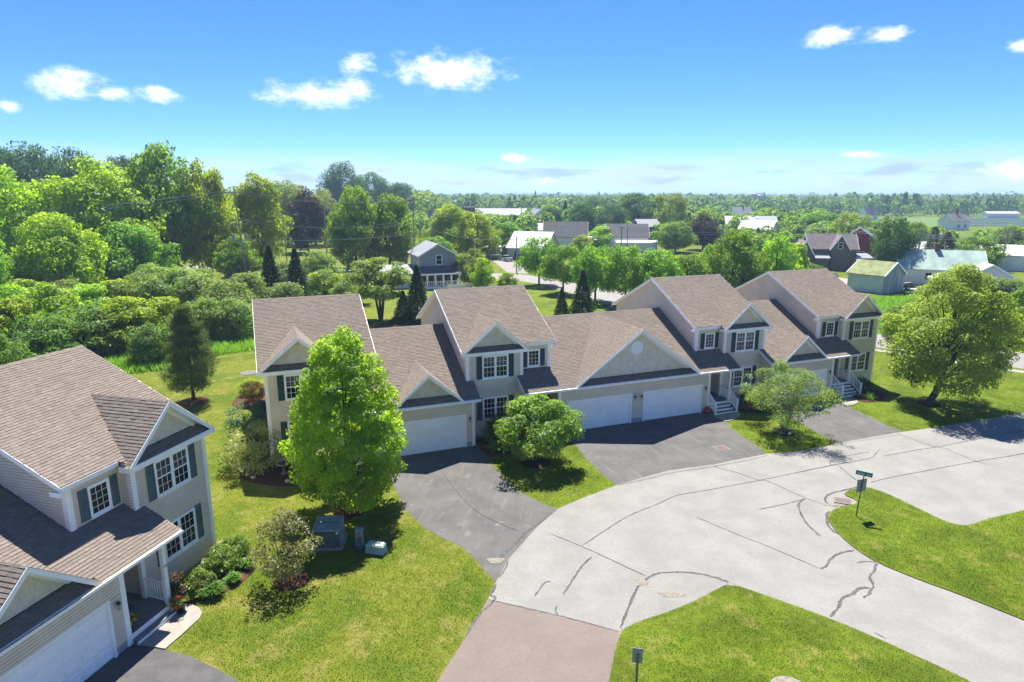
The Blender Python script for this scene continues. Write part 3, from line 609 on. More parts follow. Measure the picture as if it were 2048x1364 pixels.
def shingles(m, O, U, V, lu, lv, keep, single=None, e=.142, w_=.24):
    """overlapping shingle tabs on a roof plane; `single(u,v)` true -> this tab becomes an object of its own"""
    O = Vector(O); U = Vector(U).normalized(); V = Vector(V).normalized(); Nn = U.cross(V)
    if Nn.z < 0: Nn = -Nn
    out = []; rows = int(lv / e); r_ = random.Random(int(lu * 977 + lv * 131 + O.x * 7))
    for i in range(rows + 1):
        v0 = i * e; off = r_.uniform(-.28, 0); u0 = off; band = r_.uniform(-.08, .08)
        while u0 < lu:
            wd = w_ if r_.random() < .6 else w_ * r_.uniform(.6, 1.3)
            a, b_ = max(0, u0), min(lu, u0 + wd - .005); u0 += wd
            if b_ - a < .03: continue
            v1 = min(v0 + e + .018, lv)
            if v1 - v0 < .02: continue
            c = O + U * ((a + b_) / 2) + V * (v0 + e * .5)
            if not keep(c): continue
            t = min(1, max(0, r_.betavariate(2, 2) + band))
            if single and b_ - a > .17 and single(c):
                out.append((O + U * a + V * v0, b_ - a, int(t * 5.99))); continue
            h = .015 + .012 * r_.random(); P = [O + U * a + V * v0, O + U * b_ + V * v0, O + U * b_ + V * v1, O + U * a + V * v1]
            m.add([tuple(P[0] + Nn * h), tuple(P[1] + Nn * h), tuple(P[2] + Nn * .004), tuple(P[3] + Nn * .004), tuple(P[0]), tuple(P[1])], [(0, 1, 2, 3), (4, 5, 1, 0)], t)
    return out, Matrix((U, V, Nn)).transposed().to_4x4()
def house_shell(par, house1):
    """returns builder functions sharing one parent"""
    H = {}
    def gable(ac, hl, hr, tf, zp, ze, zfun, tw, sep, tb_):
        g = thing2('front_gable', par)
        kl, kr = (zp - ze) / hl, (zp - ze) / hr
        zg = lambda a: zp - (kl * (ac - a) if a < ac else kr * (a - ac))
        roof = MB(); T = MB(); sof = MB()
        for sgn, hw in ((-1, hl), (1, hr)):
            e0 = (ac + sgn * hw, tf, ze); n_ = math.hypot(hw, zp - ze); V = (-sgn * hw / n_, 0, (zp - ze) / n_)
            shingles(T, e0, (0, 1, 0), V, tb_ - tf + .05, n_, lambda c: c.z > zfun(c.y) - .03)
            # deck only as far as the valley
            tv = lambda z: next((tf + k * .05 for k in range(400) if zfun(tf + k * .05) > z), tb_)
            roof.add([(ac + sgn * hw, tf, ze - .012), (ac, tf, zp - .012), (ac, tb_, zp - .012), (ac + sgn * hw, max(tf, tv(ze - .05)), ze - .012)], [(0, 1, 2, 3)])
            sof.add([(ac + sgn * hw, tf + .02, ze - .09), (ac, tf + .02, zp - .09), (ac, tw, zp - .09), (ac + sgn * hw, tw, ze - .09)], [(0, 1, 2, 3)])
        roof.build('roof_deck', 'roof_deck', g); sof.build('soffit', 'soffit_white', g)
        cap = MB(); n = int((tb_ - tf) / .25)
        for i in range(n):
            y0 = tf + i * (tb_ - tf) / n; y1 = y0 + (tb_ - tf) / n + .02; z_ = zp + .012 + .008 * (i % 2); tt = rnd.uniform(.2, .9)
            cap.quad((ac - .13, y0, z_ - .11), (ac, y0, z_), (ac, y1, z_), (ac - .13, y1, z_ - .11), tt); cap.quad((ac + .13, y0, z_ - .11), (ac, y0, z_), (ac, y1, z_), (ac + .13, y1, z_ - .11), tt)
        cap.build('ridge_cap', 'shingle', g); T.build('shingles', 'shingle', g, kind='stuff')
        for sgn, hw in ((-1, hl), (1, hr)):   # rake boards
            rk = MB(); a0 = (ac + sgn * (hw + .02), ze - .02); a1 = (ac, zp - .005)
            P = lambda a, z, y: (a, y, z)
            rk.hexa([P(a0[0], a0[1] - .2, tf - .035), P(a1[0], a1[1] - .2, tf - .035), P(a1[0], a1[1] - .2, tf), P(a0[0], a0[1] - .2, tf), P(a0[0], a0[1], tf - .035), P(a1[0], a1[1], tf - .035), P(a1[0], a1[1], tf), P(a0[0], a0[1], tf)])
            rk.build('rake_board', 'trim_white', g)
            fr = MB(); i0 = (ac + sgn * (hw - .52), ze + .27); i1 = (ac, zp - .12 - .0)
            fr.hexa([P(i0[0], zg(i0[0]) - .33, tw - .045), P(i1[0], zp - .30, tw - .045), P(i1[0], zp - .30, tw - .018), P(i0[0], zg(i0[0]) - .33, tw - .018), P(i0[0], zg(i0[0]) - .10, tw - .045), P(i1[0], zp - .09, tw - .045), P(i1[0], zp - .09, tw - .018), P(i0[0], zg(i0[0]) - .10, tw - .018)])
            fr.build('frieze_board', 'trim_white', g)
        # gable wall with cedar-look shakes
        zb = ze + .5 * (tw - tf) - .02; back = MB(); wl = lambda z: ac - hl + max(0, (z + .1 - ze)) / kl; wr = lambda z: ac + hr - max(0, (z + .1 - ze)) / kr
        back.add([(wl(zb), tw, zb), (wr(zb), tw, zb), (ac, tw, zp - .1)], [(0, 1, 2)]); back.build('gable_backing', 'shake_sage', g)
        sh = MB(); z = zb + .01; ex = .185; one = {}
        cnt = 0
        while z < zp - .25:
            a = wl(z) + .02; a_end = wr(z) - .02
            off = rnd.uniform(0, .15); a -= off
            while a < a_end:
                wd = rnd.uniform(.12, .24); x0, x1 = max(a, wl(z) + .02), min(a + wd - .008, a_end); a += wd
                zt = z + ex
                if x1 - x0 < .03: continue
                x0t, x1t = max(x0, wl(zt)), min(x1, wr(zt))
                if x1t <= x0t: continue
                dz = rnd.uniform(-.006, .006); o = rnd.uniform(.014, .024)
                mm = MB() if sep else sh
                mm.add([(x0, tw - o, z + dz), (x1, tw - o, z + dz), (x1t, tw - .004, zt), (x0t, tw - .004, zt), (x0, tw, z + dz), (x1, tw, z + dz)], [(0, 1, 2, 3), (4, 5, 1, 0), (0, 3, 4), (1, 5, 2)])
                if sep: mm.build('shake', 'shake_sage', g); cnt += 1
            z += ex
        if not sep: sh.build('shakes', 'shake_sage', g, kind='stuff')
        # little shingled pent roof under the gable wall
        pr = MB(); l0, l1 = ac - hl + .06, ac + hr - .06
        pr.quad((l0, tf + .01, ze - .055), (l1, tf + .01, ze - .055), (l1 - .3, tw, zb - .03), (l0 + .3, tw, zb - .03)); pr.build('pent_deck', 'roof_deck', g)
        T2 = MB(); dv = math.hypot(tw - tf, zb - ze)
        shingles(T2, (l0, tf, ze - .04), (1, 0, 0), (0, tw - tf, zb - ze + .02), l1 - l0, dv, lambda c: zg(c.x) - .1 > c.z); T2.build('pent_shingles', 'shingle', g, kind='stuff')
        return zg, g
    H['gable'] = gable
    return H
def thing2(name, par):
    o = bpy.data.objects.new(name, None); link(o, par); o.empty_display_size = .1; return o
def window(par, a0, a1, z0, z1, t, double, slat=False, shut='shutter_teal', sash=True, grid=(3, 2), sw=.37):
    f = MB(); tr = .085; t -= .037
    for q in ((a0, a0 + tr, z0, z1), (a1 - tr, a1, z0, z1), (a0 + tr, a1 - tr, z1 - tr, z1), (a0 + tr, a1 - tr, z0, z0 + tr * .9)): f.box(q[0], q[1], t - .05, t + .05, q[2], q[3])
    mid = (a0 + a1) / 2
    if double: f.box(mid - .055, mid + .055, t - .045, t + .02, z0 + tr * .9, z1 - tr)
    o = f.build('window', 'trim_white', par)
    MB().box(a0 - .03, a1 + .03, t - .085, t + .0, z0 - .045, z0 - .002).build('sill', 'trim_white', o)
    lights = [(a0 + tr, mid - .055), (mid + .055, a1 - tr)] if double else [(a0 + tr, a1 - tr)]
    zm = (z0 + z1) / 2
    for x0, x1 in lights:
        parts = [(zm, z1 - tr, -.028), (z0 + tr * .9, zm, -.018)] if sash else [(z0 + tr * .9, z1 - tr, -.022)]
        for za, zb, d in parts:
            MB().box(x0, x1, t + d, t + .015, za, zb).build('pane', 'glass_blind' if za > zm - .01 and sash and z0 > 3 else 'glass', o)
            s = MB(); b_ = .028; y0 = t + d - .014; y1 = t + d - .001
            for q in ((x0, x0 + b_, za, zb), (x1 - b_, x1, za, zb), (x0 + b_, x1 - b_, zb - b_, zb), (x0 + b_, x1 - b_, za, za + b_)): s.box(q[0], q[1], y0, y1, q[2], q[3])
            g0, g1 = grid
            for i in range(1, g0): x = x0 + (x1 - x0) * i / g0; s.box(x - .008, x + .008, y0 + .004, y1, za + b_, zb - b_)
            for j in range(1, g1): z = za + (zb - za) * j / g1; s.box(x0 + b_, x1 - b_, y0 + .003, y1 - .001, z - .008, z + .008)
            s.build('sash', 'trim_white', o)
    if shut:
        for x0, x1 in ((a0 - sw - .01, a0 - .01), (a1 + .01, a1 + sw + .01)):
            s = MB(); st = .05
            for q in ((x0, x0 + st, z0, z1), (x1 - st, x1, z0, z1), (x0 + st, x1 - st, z1 - st, z1), (x0 + st, x1 - st, z0, z0 + st), (x0 + st, x1 - st, zm - .03, zm + .03)): s.box(q[0], q[1], t - .045, t + .01, q[2], q[3])
            z = z0 + st
            while z < z1 - st - .03:
                s.add([(x0 + st, t - .038, z), (x1 - st, t - .038, z), (x1 - st, t - .012, z + .05), (x0 + st, t - .012, z + .05)], [(0, 1, 2, 3)]); z += .045
            s.build('shutter', shut, par)
    return o
PANEL = []
def garage_door(par, a0, a1, t, h):
    f = MB(); f.box(a0, a0 + .1, t - .03, t + .1, 0, h); f.box(a1 - .1, a1, t - .03, t + .1, 0, h); f.box(a0 + .1, a1 - .1, t - .03, t + .1, h - .1, h)
    d = MB(); x0, x1 = a0 + .1, a1 - .1; hh = (h - .1 - .03) / 4
    for i in range(4): d.box(x0, x1, t + .07, t + .11, .03 + i * hh, .03 + (i + 1) * hh - .008)
    o = d.build('garage_door', 'garage_white', par); f.build('door_trim', 'trim_white', o); MB().box(x0, x1, t + .055, t + .12, .0, .028).build('bottom_seal', 'foundation', o)
    if not PANEL:
        m = MB(); w_, h_ = .5, .36
        m.add([(0, 0, 0), (w_, 0, 0), (w_, 0, h_), (0, 0, h_), (.03, -.03, .03), (w_ - .03, -.03, .03), (w_ - .03, -.03, h_ - .03), (.03, -.03, h_ - .03), (.075, -.012, .075), (w_ - .075, -.012, .075), (w_ - .075, -.012, h_ - .075), (.075, -.012, h_ - .075)], [(0, 1, 5, 4), (1, 2, 6, 5), (2, 3, 7, 6), (3, 0, 4, 7), (4, 5, 9, 8), (5, 6, 10, 9), (6, 7, 11, 10), (7, 4, 8, 11), (8, 9, 10, 11)])
        PANEL.append(m.mesh('panel', 'garage_white'))
    cw = (x1 - x0) / 8
    for i in range(4):
        for j in range(8): put('panel', PANEL[0], o, Matrix.Translation((x0 + j * cw + (cw - .5) / 2, t + .0695, .03 + i * hh + (hh - .36) / 2)))
    return o
def lantern(par, a, t, z):
    m = MB(); m.box(a - .05, a + .05, t - .02, t + .01, z - .1, z + .16); m.bar((a, t - .02, z + .12), (a, t - .13, z + .16), .02, .02); m.lathe((a, t - .15, z - .15), [(.02, 0), (.05, .02), (.055, .03)], 6); m.lathe((a, t - .15, z + .08), [(.085, 0), (.06, .06), (.02, .1), (.015, .15)], 6)
    o = m.build('wall_lantern', 'black_metal', par); MB().lathe((a, t - .15, z - .12), [(.05, 0), (.07, .2)], 6).build('lamp_glass', 'lamp_glass', o); return o
def railing(par, p0, p1, z0, z1, drop=0., n=8, h=.85):
    """posts excluded: top rail, bottom rail and balusters from p0 to p1 (x,y), deck height z0 -> z1"""
    o = MB().bar((p0[0], p0[1], z0 + h), (p1[0], p1[1], z1 + h), .07, .05).bar((p0[0], p0[1], z0 + .1), (p1[0], p1[1], z1 + .1), .05, .05).build('railing', 'trim_white', par)
    for i in range(n):
        f = (i + .7) / (n + .4); x = p0[0] + (p1[0] - p0[0]) * f; y = p0[1] + (p1[1] - p0[1]) * f; z = z0 + (z1 - z0) * f
        MB().box(x - .018, x + .018, y - .018, y + .018, z + .11, z + h - .02).build('baluster', 'trim_white', o)
    return o
def build_unit(par, a0, sg, deck, nst, glen, gable1=True, house1=False, rails=True, end_garage=0., back=True, shut='shutter_teal', double_mid=None):
    X = lambda s: a0 + sg * s
    H = house_shell(par, house1)
    tan = 'siding_tan'
    lo = lambda a, b_: (min(X(a), X(b_)), max(X(a), X(b_)))
    zf = .22
    # ---- walls
    m = MB(); x0, x1 = lo(0, WB); siding(m, (0, 0), (1, 0), (0, -1), zf, 5.68, *rect(x0, x1)); m.build('wall', tan, par)
    m = MB(); x0, x1 = lo(WB, W2); siding(m, (0, R2), (1, 0), (0, -1), zgar(R2) - .1, 5.95, *rect(x0, x1)); m.build('wall', tan, par)
    for s_, first in ((0, 0.), (W2, R2)):   # gable-end walls
        m = MB(); nx_ = -sg if s_ == 0 else sg
        t0 = 0. if s_ == 0 else R2
        zl = zf if s_ == 0 else 2.6
        umin = lambda z: max(t0, TR - (ZR - .12 - z) / MS); umax = lambda z: min(TB, TR + (ZR - .12 - z) / MS)
        siding(m, (X(s_), 0), (0, 1), (nx_, 0), zl, ZR - .14, umin, umax); m.build('wall', tan, par)
    m = MB(); siding(m, (X(WB), 0), (0, 1), (sg, 0), zgar(0) - .3, 5.68, *rect(0, R2)); m.build('wall', tan, par); m = MB(); siding(m, (X(WB), 0), (0, 1), (sg, 0), deck, 2.95, *rect(0, .95)); m.build('wall', tan, par)
    m = MB(); siding(m, (X(W2), 0), (0, 1), (-sg, 0), deck, 2.95, *rect(-FG, .95)); m.build('wall', 'siding_porch_shade' if not house1 else tan, par); m = MB(); x0, x1 = lo(WB, W2); siding(m, (0, .95), (1, 0), (0, -1), deck, 2.95, *rect(x0, x1)); m.build('wall', 'siding_porch_shade' if not house1 else tan, par)
    m = MB(); x0, x1 = lo(0, W2 + glen); m.box(x0, x1, TB - .12, TB - .02, 0, 3.1); m.build('wall', tan, par); m = MB(); x0, x1 = lo(0, W2); m.box(x0, x1, TB - .1, TB - .015, 3.1, 5.9); m.build('wall', tan, par)
    # garage front
    d0, d1 = .504, 5.557; gh = 2.207; m = MB(); e1 = W2 + glen
    x0, x1 = lo(W2, e1); siding(m, (0, -FG), (1, 0), (0, -1), gh, 3.08, *rect(x0, x1)); m.build('wall', tan, par)
    for p, q in ((W2, W2 + d0), (W2 + d1, e1)):
        x0, x1 = lo(p, q)
        if x1 - x0 > .05: m = MB(); siding(m, (0, -FG), (1, 0), (0, -1), .34, gh, *rect(x0, x1)); m.build('wall', tan, par)
    fo = MB(); x0, x1 = lo(.0, WB); fo.box(x0 + .02, x1 - .02, .02, .3, -.2, zf + .01); fo.build('foundation', 'foundation', par)
    for p, q in ((W2, W2 + d0), (W2 + d1, e1)):
        x0, x1 = lo(p, q)
        if x1 - x0 > .05: MB().box(x0, x1, -FG + .01, -FG + .3, -.2, .345).build('foundation', 'foundation', par)
    x0, x1 = lo(0, 0.3); MB().box(x0, x1, .3, TB, -.2, zf).build('foundation', 'foundation', par)
    if end_garage:
        m = MB(); umin = lambda z: max(-FG, (z + .1 - ZGE) / GS - FG - OE); siding(m, (X(e1 - .01), 0), (0, 1), (sg, 0), .3, zgar(end_garage), umin, lambda z: end_garage); m.build('wall', tan, par)
    x0, x1 = lo(W2 + d0, W2 + d1); garage_door(par, x0, x1, -FG, gh)
    lantern(par, X(W2 + d0 - .22), -FG, 1.85)
    if glen < 6.05 or not house1: lantern(par, X(W2 + d1 + .2), -FG, 1.85)
    # ---- roofs: main
    roof = MB(); y0 = -OE; ex0, ex1 = lo(-OR, WB + .25); rx0, rx1 = lo(WB + .25, W2 + OR); ax0, ax1 = lo(-OR, W2 + OR)
    dz = .016
    roof.quad((ex0, -OE, zmain(-OE) - dz), (ex1, -OE, zmain(-OE) - dz), (ex1, TR, ZR - dz), (ex0, TR, ZR - dz)); roof.quad((rx0, R2 - OE, zmain(R2 - OE) - dz), (rx1, R2 - OE, zmain(R2 - OE) - dz), (rx1, TR, ZR - dz), (rx0, TR, ZR - dz))
    ro = roof.build('roof', 'roof_deck', par)
    sf = MB(); sf.quad((ax0, R2 - OE, zmain(R2 - OE) - .14), (ax1, R2 - OE, zmain(R2 - OE) - .14), (ax1, TR, ZR - .14), (ax0, TR, ZR - .14)); sf.quad((ax0, TR, ZR - .14), (ax1, TR, ZR - .14), (ax1, TB + .3, zmain(TB + .3) - .14), (ax0, TB + .3, zmain(TB + .3) - .14))
    sf.build('soffit', 'soffit_white', ro)
    bk = MB(); bk.quad((ax0, TR, ZR), (ax1, TR, ZR), (ax1, TB + .3, zmain(TB + .3)), (ax0, TB + .3, zmain(TB + .3)), .5); bk.build('back_slope', 'shingle', ro)
    gac = X(WB / 2); ghl, ghr = (WB / 2 + OR, WB / 2 + .25) if sg > 0 else (WB / 2 + .25, WB / 2 + OR)
    zgab = lambda a: 7.75 - (7.75 - 5.86) / (ghl if a < gac else ghr) * abs(a - gac)
    T = MB(); n_ = math.hypot(1, MS)
    one = None
    def keep(c):
        s = (c.x - a0) * sg
        return not (s > WB + .25 and c.y < R2 - OE) and not (-OR < s < WB + .25 and zgab(c.x) > c.z + .06)
    shingles(T, (ax0, -OE, zmain(-OE)), (1, 0, 0), (0, 1 / n_, MS / n_), ax1 - ax0, (TR + OE) * n_, keep)
    T.build('shingles', 'shingle', ro, kind='stuff')
    def ridge_cap(p, x0, x1, t, z):
        c = MB(); n = int((x1 - x0) / .3)
        for i in range(n):
            q0 = x0 + (x1 - x0) * i / n; q1 = q0 + (x1 - x0) / n + .02; zz = z + .016 + .008 * (i % 2); tt = rnd.uniform(.2, .9)
            c.quad((q0, t - .15, zz - .075), (q1, t - .15, zz - .075), (q1, t, zz), (q0, t, zz), tt); c.quad((q0, t, zz), (q1, t, zz), (q1, t + .15, zz - .075), (q0, t + .15, zz - .075), tt)
        c.build('ridge_cap', 'shingle', p)
    ridge_cap(ro, ax0, ax1, TR, ZR)
    # fascia, rakes, soffits
    def bd(name, *boxes, mat='trim_white'):
        m = MB()
        for q in boxes: m.box(*q)
        return m.build(name, mat, par)
    bd('fascia', (ex0, ex1, -OE - .03, -OE - .002, 5.64, 5.855)); bd('soffit', (ex0, ex1, -OE, 0, 5.64, 5.66), mat='soffit_white')
    zr_ = zmain(R2 - OE); bd('fascia', (rx0, rx1, R2 - OE - .03, R2 - OE, zr_ - .19, zr_ - .015)); bd('soffit', (rx0, rx1, R2 - OE, R2, zr_ - .19, zr_ - .17), mat='soffit_white')
    xi = X(WB + .25); bd('fascia', (xi - .015, xi + .015, -OE, R2 - OE, 5.64, 5.855))
    for s_, t0 in ((-OR, -OE), (W2 + OR, R2 - OE)):
        x = X(s_)
        for ta, tb_ in ((t0, TR), (TR, TB + .3)):
            m = MB(); m.hexa([(x - .02, ta, zmain(ta) - .2), (x + .02, ta, zmain(ta) - .2), (x + .02, tb_, zmain(tb_) - .2), (x - .02, tb_, zmain(tb_) - .2), (x - .02, ta, zmain(ta) - .002), (x + .02, ta, zmain(ta) - .002), (x + .02, tb_, zmain(tb_) - .002), (x - .02, tb_, zmain(tb_) - .002)]); m.build('rake_board', 'trim_white', par)
    # boxed eave return at the recess end
    bd('eave_return', (X(W2 + OR) - .1, X(W2 + OR) + .0 * sg + .02, R2 - OE - .035, R2 + .12, zr_ - .34, zr_ - .16))
    # corner boards
    cb = lambda s, t, z0, z1, w_=.09: bd('corner_board', (X(s) - w_, X(s) + w_, t - .045, t + .1, z0, z1))
    cb(0.08, 0, zf, 5.64); cb(WB - .08, 0, zgar(0) + .0, 5.64); cb(W2 - .09, R2, zgar(R2) - .02, zr_ - .19)
    bd('corner_board', (X(WB) - .02 * sg, X(WB) + .03 * sg, -.03, .16, zgar(0), 5.64)); bd('corner_board', (X(W2), X(W2) + .035 * sg, R2 - .03, R2 + .17, zgar(R2) - .1, zr_ - .19)); bd('corner_board', (X(0), X(0) - .035 * sg, -.03, .17, zf, 5.64))
    H['gable'](gac, ghl, ghr, -OE, 7.75, 5.86, zmain, .26, house1, 3.55)
    # ---- garage + porch roof (one plane)
    g0 = WB - .43; g1 = W2 + glen + (OR if end_garage else 0.)
    gr = MB()
    def gq(s0, s1, t0, t1, dz=.016):
        p, q = lo(s0, s1); gr.quad((p, t0, zgar(t0) - dz), (q, t0, zgar(t0) - dz), (q, t1, zgar(t1) - dz), (p, t1, zgar(t1) - dz))
    gq(g0, g1, -FG - OE, 0.); gq(WB, g1, 0, R2); gq(W2, g1 if not end_garage else g1 - OR, R2, TGR)
    go = gr.build('roof', 'roof_deck', par)
    x0, x1 = lo(W2, W2 + glen); bk = MB(); bk.quad((x0, TGR, zgar(TGR)), (x1, TGR, zgar(TGR)), (x1, TB + .3, zgar(TB + .3)), (x0, TB + .3, zgar(TB + .3)), .5); bk.build('back_slope', 'shingle', go)
    T = MB(); n2_ = math.hypot(1, GS); x0, x1 = lo(g0, g1)
    if gable1: gac2 = X(W2 + 3.134); gk = 2.205; gz = 5.122
    else: gac2, gk, gz = double_mid
    gze = ZGE + .02; gtb = -FG - OE + (gz - ZGE) / GS
    def keep2(c):
        s = (c.x - a0) * sg
        if c.y > 0 and s < WB: return False
        if c.y > R2 and s < W2: return False
        if end_garage and c.y > .02 and s > W2 + glen: return False
        return not (abs(c.x - gac2) < gk and gz - (gz - gze) / gk * abs(c.x - gac2) > c.z + .06)
    def sing(c):
        s = (c.x - a0) * sg
        return house1 and s < W2 + .6 and len(one_list) < 300 and c.y < 0.5
    one_list = []
    class Cnt: n = 0
    def sing2(c):
        if not house1 or (c.x - a0) * sg > W2 + 1.6 or c.y > .5 or Cnt.n >= 300: return False
        Cnt.n += 1; return True
    ones, Mx = shingles(T, (x0, -FG - OE, ZGE), (1, 0, 0), (0, 1 / n2_, GS / n2_), x1 - x0, (TGR + FG + OE) * n2_, keep2, sing2 if house1 else None)
    T.build('shingles', 'shingle', go, kind='stuff')
    for p, wd, k in ones: put('shingle', tile_variants()[k], go, Matrix.Translation(p) @ Mx @ Matrix.Diagonal((wd / .292, 1, 1, 1)))
    x0, x1 = lo(W2, W2 + glen); ridge_cap(go, x0, x1, TGR, zgar(TGR))
    x0, x1 = lo(g0, g1); bd('fascia', (x0, x1, -FG - OE - .03, -FG - OE - .002, ZGE - .2, ZGE - .015)); gt = MB(); gt.box(x0, x1, -FG - OE - .13, -FG - OE - .03, ZGE - .14, ZGE - .035); gu = gt.build('gutter', 'trim_white', par)
    if house1: MB().box(x0 + .02, x1 - .02, -FG - OE - .115, -FG - OE - .045, ZGE - .034, ZGE - .028).build('gutter_pollen', 'petal_pollen', gu)
    bd('soffit', (*lo(W2, g1), -FG - OE, -FG, ZGE - .2, ZGE - .18), mat='soffit_white'); bd('porch_ceiling', (*lo(g0 + .03, W2), -FG - OE, 0., ZGE - .2, ZGE - .17), (*lo(WB, W2), .0, .95, ZGE - .2, ZGE - .17), mat='soffit_white')
    # porch roof end: rake + cheek
    x = X(g0); m = MB(); m.hexa([(x - .02, -FG - OE, ZGE - .17), (x + .02, -FG - OE, ZGE - .17), (x + .02, 0, zgar(0) - .17), (x - .02, 0, zgar(0) - .17), (x - .02, -FG - OE, ZGE - .01), (x + .02, -FG - OE, ZGE - .01), (x + .02, 0, zgar(0) - .01), (x - .02, 0, zgar(0) - .01)]); m.build('rake_board', 'trim_white', par)
    m = MB(); x += .012 * sg; m.add([(x, -FG - OE + .05, ZGE - .19), (x, 0, ZGE - .19), (x, 0, zgar(0) - .1)], [(0, 1, 2)]); m.build('porch_cheek', tan, par)
    if end_garage:
        x = X(g1); m = MB(); te = end_garage; m.hexa([(x - .02, -FG - OE, ZGE - .2), (x + .02, -FG - OE, ZGE - .2), (x + .02, te, zgar(te) - .2), (x - .02, te, zgar(te) - .2), (x - .02, -FG - OE, ZGE), (x + .02, -FG - OE, ZGE), (x + .02, te, zgar(te)), (x - .02, te, zgar(te))]); m.build('rake_board', 'trim_white', par)
        bd('corner_board', (X(W2 + glen) - .17, X(W2 + glen) + .02, -FG - .045, -FG + .16, 0.05, ZGE - .2))
        m = MB(); q = X(W2 + glen) - .06 * 1; m.tube([(q, -FG - .1, .15), (q, -FG - .1, ZGE - .45), (q, -FG - OE - .06, ZGE - .2)], [.04, .04, .04], 6); m.build('downspout', 'trim_white', par)
    if gable1: H['gable'](gac2, gk, gk, -FG - OE, gz, gze, zgar, -FG + .3, house1, gtb + .05)
    # ---- porch
    dk = MB(); x0, x1 = lo(WB + .0, W2 - .02); dk.box(x0, x1, -FG + .0, .94, deck - .06, deck); po = dk.build('porch_floor', 'deck_grey', par)
    if deck > .2: MB().box(x0, x1, -FG - .004, -FG + .02, .02, deck - .062).build('porch_skirt', 'trim_white', par)
    p1, p2 = lo(WB + .15, WB + .31); bd('porch_post', (p1, p2, -FG - .02, -FG + .14, deck, ZGE - .2)); q1, q2 = lo(W2 - .14, W2 + .06); bd('porch_post', (q1, q2, -FG - .05, -FG + .14, .03, ZGE - .2)); p1, p2 = lo(WB + .03, WB + .2); bd('porch_pilaster', (p1, p2, -.12, .05, deck, ZGE - .2))
    railing(par, (X(WB + .2), -FG + .1), (X(WB + .12), -.1), deck, deck, 0, 8)
    rise = deck / (nst) if nst else deck; sx0, sx1 = lo(WB + .25, W2 - .12)
    for i in range(nst - 1):
        z_ = deck - (i + 1) * rise; y1 = -FG - .01 - i * .28; st = MB().box(sx0, sx1, y1 - .29, y1 - .001, z_ - .035, z_).build('step', 'deck_grey', par); MB().box(sx0, sx1, y1 - .285, y1 - .262, z_ - rise + .0, z_ - .036).build('riser', 'trim_white', st)
    MB().box(sx0, sx1, -FG - .03, -FG - .006, deck - rise, deck - .001).build('riser', 'trim_white', par)
    if rails and nst > 3:
        yb = -FG - .06 - (nst - 1) * .28
        for s_ in (WB + .2, W2 - .06):
            x = X(s_); bd('newel_post', (x - .05, x + .05, yb - .05, yb + .05, 0.02, 1.02), (x - .065, x + .065, yb - .065, yb + .065, 1.02, 1.06)); railing(par, (x, -FG - .02), (x, yb + .04), deck, .12, 0, 7)
    # entry door
    dx0, dx1 = lo(WB + .75, WB + 1.72); t = .95
    d = MB().box(dx0 + .09, dx1 - .09, t - .05, t - .02, deck + .03, deck + 2.05).build('entry_door', 'door_green', par)
    MB().box(dx0, dx0 + .09, t - .075, t - .02, deck, deck + 2.14).box(dx1 - .09, dx1, t - .075, t - .02, deck, deck + 2.14).box(dx0 + .09, dx1 - .09, t - .075, t - .02, deck + 2.05, deck + 2.14).build('door_frame', 'trim_white', d)
    MB().box(dx0 + .22, dx1 - .22, t - .058, t - .051, deck + .95, deck + 1.9).build('door_glass', 'glass', d)
    MB().box(dx1 - .19, dx1 - .16, t - .09, t - .051, deck + 1.0, deck + 1.06).build('door_handle', 'lamp_glass', d)
    sl0, sl1 = lo(WB + 1.76, WB + 2.1); MB().box(sl0, sl1, t - .05, t - .022, deck + .1, deck + 2.1).build('sidelight', 'glass', par)
    # ---- windows
    w0, w1 = lo(1.04, 2.85); window(par, w0, w1, 4.02, 5.55, 0, True, shut=shut); window(par, w0, w1, 1.22, 2.74, 0, True, shut=None if False else shut)
    w0, w1 = lo(4.42, 5.33); window(par, w0, w1, 4.37, 5.56, R2, False, shut=shut, sash=False, grid=(3, 4), sw=.35)
# ------------------------------------------------------------------ houses
row = thing('townhouse_row', 'long tan townhouse row with brown shingle roofs, white trim and four garage doors', 'townhouses', (-2.915, 39.776, 0), R(21.434))
build_unit(row, -12.1, 1, .4, 2, 6.1, rails=False, end_garage=.02)
build_unit(row, 0., 1, .5, 3, 6.017, gable1=False, rails=False, double_mid=(12.105, 4.99, 6.778))
build_unit(row, 24.21, -1, .68, 4, 6.034, gable1=False, double_mid=(12.105, 4.99, 6.778))
build_unit(row, 36.25, -1, .85, 5, 6.1, end_garage=.02)
_, gg = house_shell(row, False)['gable'](12.105, 4.99, 4.99, -FG - OE, 6.778, 3.24, zgar, -FG + .3, False, 5.41)
m = MB(); n = 28; tw = -FG + .3; cx, cz, rr = 12.03, 5.38, .47
ring = lambda r, y: [(cx + r * math.cos(2 * math.pi * i / n), y, cz + r * math.sin(2 * math.pi * i / n)) for i in range(n)]
m.v += ring(rr, tw) + ring(rr, tw - .06) + ring(rr - .07, tw - .06) + ring(rr - .07, tw - .03)
for k in range(3):
    for i in range(n): m.f.append((k * n + i, k * n + (i + 1) % n, (k + 1) * n + (i + 1) % n, (k + 1) * n + i))
m.f.append(tuple(3 * n + i for i in range(n)))
vent = m.build('gable_vent', 'trim_white', row)
for k in range(-4, 5):
    z = k * .085; hw = math.sqrt(max(0, .39 ** 2 - z * z))
    MB().add([(cx - hw, tw - .034, cz + z), (cx + hw, tw - .034, cz + z), (cx + hw, tw - .055, cz + z - .05), (cx - hw, tw - .055, cz + z - .05)], [(0, 1, 2, 3)]).build('louver', 'trim_white', vent)
